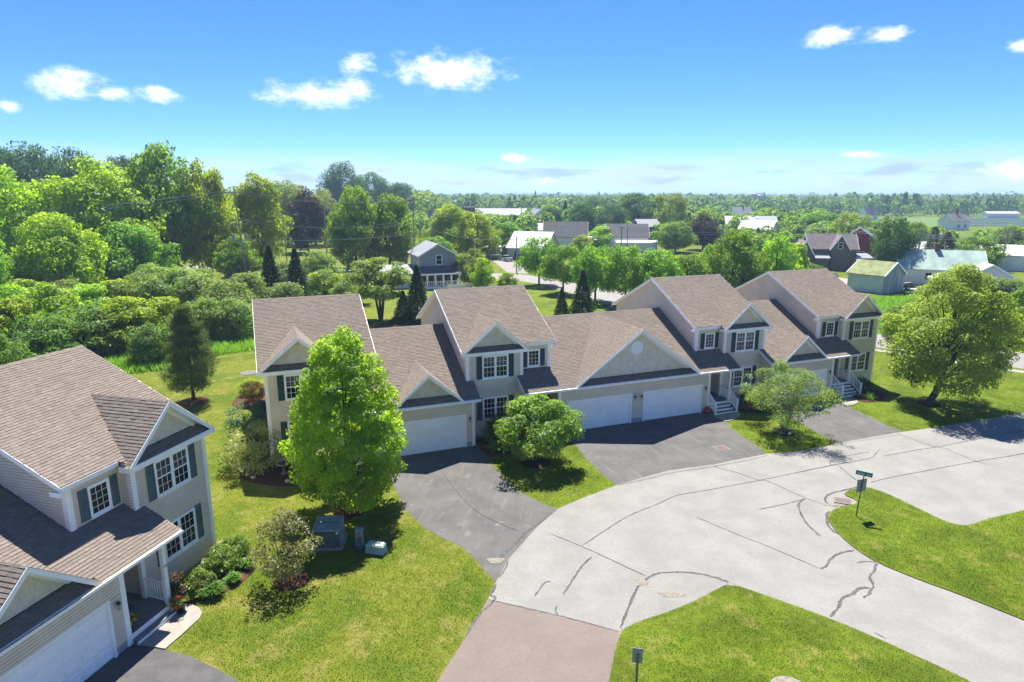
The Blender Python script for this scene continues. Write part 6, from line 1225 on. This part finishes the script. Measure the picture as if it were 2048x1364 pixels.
# ------------------------------------------------------------------ cars and yard things
CARM = {}
def car(label, x, y, rz, mat, group=None, name='parked_car', cat='car'):
    o = thing(name, label, cat, (x, y, 0), R(rz), group)
    if mat not in CARM:
        m = MB(); prof = [(-2.2, .35), (-2.25, .62), (-2.1, .82), (-1.25, .9), (1.35, .95), (2.1, .9), (2.2, .6), (2.15, .32)]
        w0 = [.82, .86, .84, .8, .8, .82, .86, .82]
        for s in (-1, 1): m.v += [(px, s * ww, pz) for (px, pz), ww in zip(prof, w0)]
        n = len(prof)
        m.f += [tuple(range(n)), tuple(range(2 * n - 1, n - 1, -1))] + [(i, i + n, (i + 1) % n + n, (i + 1) % n) for i in range(n)]
        rf = [(-.55, 1.4), (.95, 1.43)]
        for s in (-1, 1): m.v += [(px, s * .58, pz) for px, pz in rf]
        m.f += [(2 * n, 2 * n + 1, 2 * n + 3, 2 * n + 2)]
        body_ = m.mesh('body', mat)
        g_ = MB(); g_.hexa([(-1.3, -.76, .9), (1.5, -.76, .94), (1.5, .76, .94), (-1.3, .76, .9), (-.55, -.575, 1.39), (.95, -.575, 1.42), (.95, .575, 1.42), (-.55, .575, 1.39)]); CARM[mat] = (body_, g_.mesh('windows', 'glass'))
    if 'wheel' not in CARM:
        wl = MB(); n = 14; pr = [(.2, -.1), (.3, -.1), (.33, -.06), (.33, .06), (.3, .1), (.2, .1)]
        for r0_, yy in pr: wl.v += [(r0_ * math.cos(6.283 * j / n), yy, r0_ * math.sin(6.283 * j / n)) for j in range(n)]
        for i in range(5): wl.f += [(i * n + j, i * n + (j + 1) % n, (i + 1) * n + (j + 1) % n, (i + 1) * n + j) for j in range(n)]
        rm = MB()
        for yy in (-.09, .09): rm.add([(.205 * math.cos(6.283 * j / n), yy, .205 * math.sin(6.283 * j / n)) for j in range(n)], [tuple(range(n))])
        CARM['wheel'] = (wl.mesh('tyre', 'tyre'), rm.mesh('rim', 'rim'))
    put('body', CARM[mat][0], o); put('windows', CARM[mat][1], o)
    for px in (-1.38, 1.38):
        for s in (-1, 1):
            wq = put('wheel', CARM['wheel'][0], o, Matrix.Translation((px, s * .76, .33))); put('rim', CARM['wheel'][1], wq)
    return o
car('silver sedan parked on the drive beside the pale roofed house', -1.5, 157, -62, 'car_silver'); car('dark car parked beside the silver sedan near a pole', 1.6, 158.5, -75, 'car_black'); car('dark car on the road near the stop signs', -33.5, 135.5, 15, 'car_black')
o = thing('utility_trailer', 'brown utility trailer beside the silver sedan', 'trailer', (-4.3, 159.5, 0), R(20)); MB().box(-1.4, 1.4, -.8, .8, .5, 1.3).build('box', 'wall_brown', o); [put('wheel', CARM['wheel'][0], o, Matrix.Translation((0, s * .85, .33))) for s in (-1, 1)]
MB().bar((1.4, 0, .5), (2.3, 0, .45), .08, .08).build('tow_bar', 'post_steel', o)
for k, (px, dd, mt_) in enumerate(((946, 345, 'car_white'), (958, 340, 'car_blue'), (968, 350, 'car_silver'), (980, 343, 'car_black'), (990, 355, 'car_white'), (1003, 350, 'car_red'), (1055, 330, 'car_white'), (1064, 322, 'car_silver'), (1072, 330, 'car_black'), (962, 375, 'car_white'), (985, 378, 'car_silver'))):
    car('small ' + mt_[4:] + ' car in the distant car park, ' + ORD[k] + ' counted along the rows', (px - 1024) / 1283 * dd, dd, rnd.uniform(60, 120), mt_, 'cars in the distant car park')
car('white car in front of the red house', 78.5, 146, 10, 'car_white'); car('dark car beside the brown house porch', 76.5, 143.5, 60, 'car_black')
o = thing('dumpster', 'blue dumpster on gravel left of the weathered barn', 'dumpster', (58.2, 117, 0), R(-20)); MB().hexa([(-1.0, -.8, .2), (1.0, -.8, .2), (1.0, .8, .2), (-1.0, .8, .2), (-1.15, -.95, 1.35), (1.15, -.95, 1.35), (1.15, .9, 1.7), (-1.15, .9, 1.7)]).build('bin', 'dumpster_blue', o); MB().hexa([(-1.2, -1, 1.36), (1.2, -1, 1.36), (1.2, .95, 1.71), (-1.2, .95, 1.71), (-1.2, -1, 1.42), (1.2, -1, 1.42), (1.2, .95, 1.77), (-1.2, .95, 1.77)]).build('lid', 'black_metal', o)
o = thing('canopy_tent', 'white canopy with red valance beside the green roofed house', 'canopy', (72.5, 107, 0), R(-15))
MB().hexa([(-2.2, -1.6, 2.1), (2.2, -1.6, 2.1), (2.2, 1.6, 2.1), (-2.2, 1.6, 2.1), (-1.2, -.2, 2.8), (1.2, -.2, 2.8), (1.2, .2, 2.8), (-1.2, .2, 2.8)]).build('canopy_top', 'canvas_white', o); MB().box(-2.1, 2.1, -1.55, 1.55, .5, 1.1).build('red_base', 'canvas_red', o)
for a in (-2.1, 2.1):
    for b_ in (-1.5, 1.5): MB().box(a - .05, a + .05, b_ - .05, b_ + .05, 0, 2.1).build('pole', 'post_steel', o)
o = thing('small_boat', 'small pale blue boat on the grass beside the barn', 'boat', (66.8, 104, 0), R(-20)); MB().hexa([(-1.6, -.35, .15), (1.2, -.35, .15), (1.2, .35, .15), (-1.6, .35, .15), (-1.8, -.7, .7), (1.9, -.45, .8), (1.9, .45, .8), (-1.8, .7, .7)]).build('hull', 'boat_blue', o); MB().box(-.9, -.5, -.6, .6, .6, .74).box(.4, .8, -.5, .5, .62, .76).build('seat', 'canvas_white', o)
o = thing('tractor', 'dark red-brown machinery beside the weathered barn', 'machinery', (66.5, 107.5, 0), R(10)); MB().hexa([(-1.4, -.5, .5), (1.0, -.5, .5), (1.0, .5, .5), (-1.4, .5, .5), (-1.2, -.45, 1.2), (.6, -.45, 1.4), (.6, .45, 1.4), (-1.2, .45, 1.2)]).build('body', 'iron_rust', o)
for px, s_ in ((-1.0, 1.6), (.8, 1.2)):
    for sy in (-1, 1): put('wheel', CARM['wheel'][0], o, Matrix.Translation((px, sy * .6, .33 * s_)) @ Matrix.Diagonal((s_, s_, s_, 1)))
# stop signs, kiosk
def stop(x, y, label):
    o = thing('stop_sign', label, 'stop sign', (x, y, 0), R(-14), 'stop signs at the far junction'); MB().tube([(0, .05, -.1), (0, .05, 2.6)], [.04, .04], 6).build('post', 'post_steel', o)
    oc = lambda r, yy: [(r * math.cos(R(22.5 + 45 * i)), yy, 2.15 + r * math.sin(R(22.5 + 45 * i))) for i in range(8)]
    m = MB(); m.v += oc(.5, .0) + oc(.5, -.02); m.f += [tuple(range(8)), tuple(range(15, 7, -1))] + [(i, (i + 1) % 8, 8 + (i + 1) % 8, 8 + i) for i in range(8)]; p_ = m.build('plate', 'sign_white', o)
    m = MB(); m.v += oc(.45, -.024); m.f += [tuple(range(8))]; m.build('red_face', 'sign_red', p_); text('lettering', 'STOP', .3, 'sign_white', p_, (0, -.03, 2.15), (R(90), 0, 0), .002)
stop(-35.0, 133.1, 'red stop sign further left, near the dark car'); stop(-27.2, 133.1, 'red stop sign nearer the orange roofed notice board')
o = thing('notice_board', 'small notice board under an orange wooden roof', 'notice board', (-23.3, 136.5, 0), R(12))
for s in (-1, 1): MB().box(s * 1.0 - .09, s * 1.0 + .09, -.09, .09, -.1, 2.9).build('post', 'wall_brown', o)
MB().box(-.9, .9, -.05, .05, 1.0, 2.5).build('board', 'door_teal', o); MB().hexa([(-1.4, -.8, 2.8), (1.4, -.8, 2.8), (1.4, .8, 2.8), (-1.4, .8, 2.8), (-1.4, -.05, 3.5), (1.4, -.05, 3.5), (1.4, .05, 3.5), (-1.4, .05, 3.5)]).build('roof', 'roof_orange', o)
# ------------------------------------------------------------------ utility poles and wires
def upole(label, x, y, h_, arms, cans=(), lean=0., r_=.16, az_=0.):
    o = thing('utility_pole', label, 'utility pole', (x, y, 0), R(az_), 'utility poles'); MB().tube([(0, 0, -.3), (lean * .5, 0, h_ / 2), (lean, 0, h_)], [r_, r_ * .85, r_ * .62], 8).build('pole', 'wood_pole', o)
    for z_, hw in arms:
        q = lean * z_ / h_; c = MB().box(q - hw, q + hw, -.22, -.1, z_ - .07, z_ + .07).bar((q, -.12, z_ - .9), (q + hw * .6, -.14, z_ - .05), .05, .05).bar((q, -.12, z_ - .9), (q - hw * .6, -.14, z_ - .05), .05, .05).build('crossarm', 'wood_pole', o)
        for k in (-1, -.45, .45, 1): MB().lathe((q + k * hw * .93, -.16, z_ + .07), [(.05, 0), (.08, .08), (.05, .18)], 6).build('insulator', 'tower_grey', c)
    for z_, dx in cans:
        q = lean * z_ / h_; MB().lathe((q + dx, -.35, z_), [(.24, 0), (.26, .05), (.26, .8), (.2, .9)], 10).build('transformer', 'transformer_can', o)
    return o
upole('tall leaning utility pole with three crossarms among the maples', -44.6, 107.9, 16.9, [(16.1, 1.7), (11.6, 1.6), (11.0, 1.6), (8.3, 1.6)], [(8.5, -1.1), (8.5, 1.0)], -.9)
upole('slim grey utility pole in front of the copper beech', -42.2, 121, 12.2, [(11.6, .7)], (), -.3, .13)
upole('short thick utility pole right of the copper beech', -45.7, 159.4, 13.2, [], (), 0, .2)
upole('tall utility pole directly behind the grey house', -18.3, 121.5, 15.5, [(14.8, 1.1)], (), -.1)
upole('utility pole with transformer behind the grey house', -22.4, 158, 9.2, [], [(7.6, .4)], 0)
upole('utility pole at the right end of the grey house roof', -16.6, 137.6, 9.9, [], (), 0, .14)
upole('utility pole beside the far road near the silver sedan', .95, 133, 7.4, [], (), 0, .13)
upole('distant utility pole with crossarm by the car park', 4.8, 330, 12.5, [(11.8, 1.3)], (), 0, .2); upole('utility pole in front of the brick building', -18, 290, 11.5, [(10.8, 1.2)], (), 0, .2)
upole('pair of pale utility poles, left one, by the grey roofed house', 23.6, 140, 9.2, [(8.8, .6)], (), 0, .13); upole('pair of pale utility poles, right one, by the grey roofed house', 25.6, 144, 9.0, [], (), 0, .13)
upole('utility pole behind the brown house', 84.5, 188, 7.2, [(6.8, .8)], (), 0, .16); upole('utility pole behind the weathered barn', 76.5, 121.5, 9.6, [(9.1, 1.0), (7.8, 1.0)]); upole('utility pole at far right above the big lawn tree', 91.9, 121, 9.9, [(9.2, 1.3), (7.6, 1.1)], (), .5); upole('short utility pole left of the one behind the brown house', 77.5, 200, 6.4, [], (), 0, .15); upole('dark utility pole carrying transformers behind the green roofed house', 88, 135, 8.6, [(7.6, 2.6)], [(6.7, -1.6), (6.7, -.6), (6.7, 1.0)], 0, .16)
def cable(label, a, b_, sag, r_=.03, mat='wire', group='overhead wires'):
    m = MB(); n = 14; pts = []
    for i in range(n + 1):
        f_ = i / n; pts.append((a[0] + (b_[0] - a[0]) * f_, a[1] + (b_[1] - a[1]) * f_, a[2] + (b_[2] - a[2]) * f_ - sag * 4 * f_ * (1 - f_)))
    m.tube(pts, [r_] * (n + 1), 4, False); return tag(m.build('overhead_wire', mat), label, 'wire', group)
Lw = 'thin overhead wire crossing in front of the left maples'
for Lq, dx, z_, zl in (('top', -1.6, 16.3, 12.6), ('middle', 0.2, 16.6, 11.6), ('lowest', 1.5, 16.3, 11.0)): cable(Lq + ' of three thin overhead wires in front of the left maples', (-45.5 + dx, 107.8, z_), (-118, 96, zl), 1.6, .028, group='wires left of the leaning pole')
Lm = 'thin overhead wire between the leaning pole and the grey house pole'
for Li, (dx, z_, zr_) in enumerate(((-1.6, 16.3, 15.0), (0, 16.2, 15.0), (1.5, 16.3, 15.0), (-1.4, 11.7, 11.0), (1.4, 11.7, 10.6))): cable(ORD[Li] + ' thin overhead wire from the top between the leaning pole and the grey house', (-45.3 + dx, 107.8, z_), (-18.3 + dx * .5, 121.4, zr_), 1.2, .022, group='wires between the two tall poles')
cable('thick pale cable sagging past the grey house toward the far road', (-45.3, 107.8, 8.6), (-16.6, 137.5, 8.3), .9, .05); cable('thick pale cable continuing right of the grey house', (-16.6, 137.5, 8.3), (.95, 133, 6.9), .8, .045)
cable('thin cable above the far road trees', (.95, 133, 6.9), (23.6, 140, 7.4), 1.2, .03); Lr = 'pale overhead cable across the right background'
for dz, Lz in ((0, 'upper'), (-.4, 'lower')): cable(Lz + ' pale cable running toward the pole behind the barn', (84.5, 188, 6.9 + dz), (76.5, 121.5, 8.6 + dz), .3, .035, group='cables on the right'); cable(Lz + ' pale cable between the barn pole and far right pole', (76.5, 121.5, 8.6 + dz), (91.9, 121, 8.9 + dz), .8, .04, group='cables on the right'); cable(Lz + ' pale cable leaving the picture at the right', (91.9, 121, 8.9 + dz), (130, 118, 7.6 + dz), 1.2, .04, group='cables on the right'); cable(Lz + ' pale cable from the paired poles to the brown house', (25.6, 144, 8.6 + dz), (84.5, 188, 6.9 + dz), 1.4, .03, group='cables on the right')
# ------------------------------------------------------------------ far woods: one mass
def woods(name, label, mat, belts, seed, per=46, lf=.11):
    r = np.random.default_rng(seed); Qs = []; Ts = []
    for p0, p1, d0, d1, h0, h1, cnt in belts:
        px = r.uniform(p0, p1, cnt); D = r.uniform(d0, d1, cnt); X_ = (px - 1024) / 1283 * (D * .975 + 3.5); hh = r.uniform(h0, h1, cnt); rad = hh * r.uniform(.28, .5, cnt)
        n = cnt * per; i = np.repeat(np.arange(cnt), per); d = unit(r.normal(size=(n, 3)) + np.array([0, -.25, .25])); cone = (r.uniform(0, 1, cnt) < .12)[i]
        zz = hh[i] * (.52 + .46 * d[:, 2]); rr_ = rad[i] * np.where(cone, (1 - zz / (hh[i] + .1)) * 1.1 + .05, 1.) * r.uniform(.8, 1.08, n)
        P = np.stack([X_[i] + d[:, 0] * rr_, D[i] + d[:, 1] * rr_, zz + np.array([gz(x, y) for x, y in zip(X_, D)])[i]], 1)
        Qs.append(leaf_quads(P, unit(d + r.normal(0, .5, (n, 3)) + np.array([0, 0, .3])), (hh[i] * lf)[:, None] , .7, r)); Ts.append(np.clip(r.uniform(0, 1, cnt)[i] * .7 + r.uniform(0, .3, n), 0, 1))
    o = put(name, quads_mesh(name, np.concatenate(Qs), mat, np.concatenate(Ts))); tag(o, label, 'woods', kind='stuff')
woods('far_woods', 'distant dark evergreens scattered through the woods', 'leaf_dark', [(780, 1420, 420, 620, 8, 17, 110), (780, 2500, 620, 900, 8, 19, 200), (500, 2600, 950, 1500, 10, 22, 200), (1380, 2500, 470, 640, 6, 17, 130), (1730, 1830, 500, 540, 15, 19, 7), (1950, 2060, 480, 520, 12, 16, 10)], 15)
woods('far_woods', 'hazy woods stretching to the horizon', 'leaf_shrub2', [(780, 1420, 430, 620, 9, 15, 330), (780, 2500, 640, 900, 10, 16, 620), (500, 2600, 950, 1500, 12, 19, 760), (-600, 2700, 1600, 2400, 13, 20, 620), (-800, 2900, 2500, 3800, 14, 20, 620), (1380, 2500, 480, 640, 8, 14, 420)], 5)
woods('left_woods', 'dark wooded rise behind the left maples', 'leaf_maple2', [(-700, 560, 230, 420, 14, 21, 130), (560, 860, 330, 560, 14, 21, 80), (-1200, 60, 150, 220, 15, 22, 40)], 7, 420, .045)
woods('near_woods', 'green wooded belt behind the houses on the right', 'leaf_maple2', [(1400, 1640, 225, 330, 5, 10, 90), (1780, 2400, 150, 225, 3, 6.5, 120), (1560, 1800, 190, 260, 4, 7.5, 60), (1060, 1420, 255, 400, 6, 11, 100), (1175, 1460, 200, 250, 4, 7, 50), (1480, 1600, 165, 215, 4, 6.5, 30), (1600, 1780, 160, 185, 3, 5, 26), (820, 1060, 235, 330, 6, 9, 40)], 6, 260, .075)
# ------------------------------------------------------------------ grass
def blades(name, label, mat, P, h_, wd, seed, lean=.5):
    r = np.random.default_rng(seed); n = len(P); a = r.uniform(0, 6.283, n); hh = h_ * r.uniform(.5, 1.25, n); s = np.stack([np.cos(a), np.sin(a), np.zeros(n)], 1) * wd * r.uniform(.6, 1.3, (n, 1)); b = r.uniform(0, 6.283, n)
    t = np.stack([np.cos(b) * hh * lean * r.uniform(0, 1, n), np.sin(b) * hh * lean * r.uniform(0, 1, n), hh], 1)
    o = put(name, quads_mesh(name, np.stack([P - s, P + s, P + t], 1), mat, r.uniform(0, 1, n))); tag(o, label, 'grass', kind='stuff')
def rowpoly(pts): return [tuple((FR @ Vector((a, t, 0)))[:2]) for a, t in pts]
HOLES = [DRIVE_B, DRIVE_CD, DRIVE_E, DRIVE_1, PAD1, PADD, PADE, rowpoly([(-12.2, -.05), (-6, -.05), (-6, -1.3), (.1, -1.3), (.1, -.05), (3.8, -.05), (3.8, -1.9), (6, -1.9), (6, -1.3), (18.2, -1.3), (18.2, -2.3), (20.3, -2.3), (20.3, 0), (24, 0), (24, -1.3), (30.2, -1.3), (30.2, -2.6), (32.4, -2.6), (32.4, 0), (36.3, 0), (36.3, 12.2), (-12.2, 12.2)]), [tuple((FH @ Vector((-s, t, 0)))[:2]) for s, t in ((-.05, -.05), (3.9, -.05), (3.9, -1.6), (12.3, -1.3), (12.3, 12), (-.05, 12))]]
BEDS = [(-8.25, 30.15, .9), (-9.2, 23.9, .7), (-24.77, 47.7, 1.0), (18.39, 41, .7), (1.44, 36, .8), (32.09, 47.08, .7), (-12.3, 24.3, 1.3), (-13.3, 34.3, 1.9), (-11, 34.3, 1.6), (-19.6, 48.8, 1.9), (-.4, 38.3, 1.2), (28.7, 49.2, 1.5), (18.2, 45.7, 1.2)]
r_ = np.random.default_rng(90)
P = np.stack([r_.uniform(-34, 60, 2600000), 15 + 52 * r_.uniform(0, 1, 2600000) ** 1.0], 1)
P = P[(np.abs(P[:, 0]) < 1.1 * (P[:, 1] * .975 + 3.5)) & (r_.uniform(0, 1, len(P)) < np.minimum(1, (24 / P[:, 1]) ** 2.1))]
Pt = P + r_.normal(0, .055, P.shape); inr = inside(Pt, ROAD); i1 = inside(Pt, ISL1); i2 = inside(Pt, ISL2); isl = i1 | i2; ok = ~inr | isl
for h_ in HOLES: ok &= ~inside(Pt, h_)
for x_, y_, q in BEDS: ok &= (P[:, 0] - x_) ** 2 + (P[:, 1] - y_) ** 2 > q * q
P = P[ok]; isl = isl[ok]; i2 = i2[ok]; z_ = np.where(isl, .048, 0.)
f1 = np.sin(P[:, 0] * .9 + 1.3 * np.sin(P[:, 1] * .7)) + np.sin(P[:, 1] * 1.1 + 1.7 * np.sin(P[:, 0] * .45)) + r_.normal(0, .9, len(P))
def edge_d(P, poly):
    d = np.full(len(P), 1e9)
    for (x1, y1), (x2, y2) in zip(poly, poly[1:] + poly[:1]):
        dx, dy = x2 - x1, y2 - y1; t = np.clip(((P[:, 0] - x1) * dx + (P[:, 1] - y1) * dy) / (dx * dx + dy * dy), 0, 1); d = np.minimum(d, np.hypot(P[:, 0] - x1 - t * dx, P[:, 1] - y1 - t * dy))
    return d
ed = edge_d(P, ISL2); ed1 = edge_d(P, ROAD); ed2 = np.minimum.reduce([edge_d(P, q) for q in (DRIVE_B, DRIVE_CD, DRIVE_E, DRIVE_1, PAD1, ISL1)] + [ed1])
dry = (i2 & (r_.uniform(0, 1, len(P)) < np.clip(.75 - ed * .42, .03, .8))) | (~isl & (r_.uniform(0, 1, len(P)) < np.clip(.5 - ed1 * 1.2, .02, .5))) | (~isl & (P[:, 0] < 2) & (f1 > 2.0) & (r_.uniform(0, 1, len(P)) < .3))
dry |= r_.uniform(0, 1, len(P)) < np.clip(1.0 - ed2 * 5.5, 0, .85)
green = ~dry & (isl | (P[:, 0] > 2) | (f1 < -.9))
P3 = np.concatenate([P, z_[:, None]], 1)
blades('lawn_grass', 'yellow-green lawn grass on the left front lawns', 'blade_lawn', P3[~dry & ~green], .04, .015, 1, .9); blades('lawn_grass', 'green lawn grass on the right lawns and islands', 'blade_green', P3[green], .04, .015, 2, .9); blades('dry_grass', 'straw coloured dry grass along the road edges', 'blade_dry', P3[dry], .035, .015, 3, .9)
MEAD = [(-62, 47), (-44, 45), (-36, 52), (-34.5, 55.5), (-31.5, 57), (-30.5, 61.8), (-26.5, 64.5), (-22, 66), (-19, 72), (-22, 84), (-40, 84), (-60, 70)]
Q_ = np.stack([r_.uniform(-62, -18, 200000), r_.uniform(45, 84, 200000)], 1); Q_ = Q_[inside(Q_, MEAD)]; keep_ = edge_d(Q_, MEAD); Q_ = Q_[:90000]
blades('meadow_weeds', 'tall weedy meadow grass between lawn and wild hedge', 'blade_meadow', np.concatenate([Q_, np.zeros((len(Q_), 1))], 1), .62, .045, 4, .8)
MR = [(40, 74), (52, 66), (62, 76), (70, 92), (62, 100), (50, 96)]
Q_ = np.stack([r_.uniform(38, 72, 50000), r_.uniform(64, 102, 50000)], 1); Q_ = Q_[inside(Q_, MR)]
blades('meadow_weeds', 'rough pale meadow beyond the far road on the right', 'blade_meadow', np.concatenate([Q_, np.zeros((len(Q_), 1))], 1), .6, .06, 5, .8)
# ------------------------------------------------------------------ hazy air over the whole place
m = MB(); m.box(-6500, 6500, -400, 6400, -1.5, 39); hz = bpy.data.meshes.new('haze'); hz.from_pydata(m.v, [], m.f); hm = bpy.data.materials.new('haze'); hm.use_nodes = True; ht = hm.node_tree; ht.nodes.clear()
pv_ = ht.nodes.new('ShaderNodeVolumePrincipled'); pv_.inputs['Color'].default_value = (.52, .72, 1, 1); pv_.inputs['Density'].default_value = .00032; pv_.inputs['Anisotropy'].default_value = .2; ou = ht.nodes.new('ShaderNodeOutputMaterial'); ht.links.new(pv_.outputs[0], ou.inputs['Volume']); hz.materials.append(hm)
tag(put('haze', hz), 'pale blue haze over the distance', 'haze', kind='stuff')
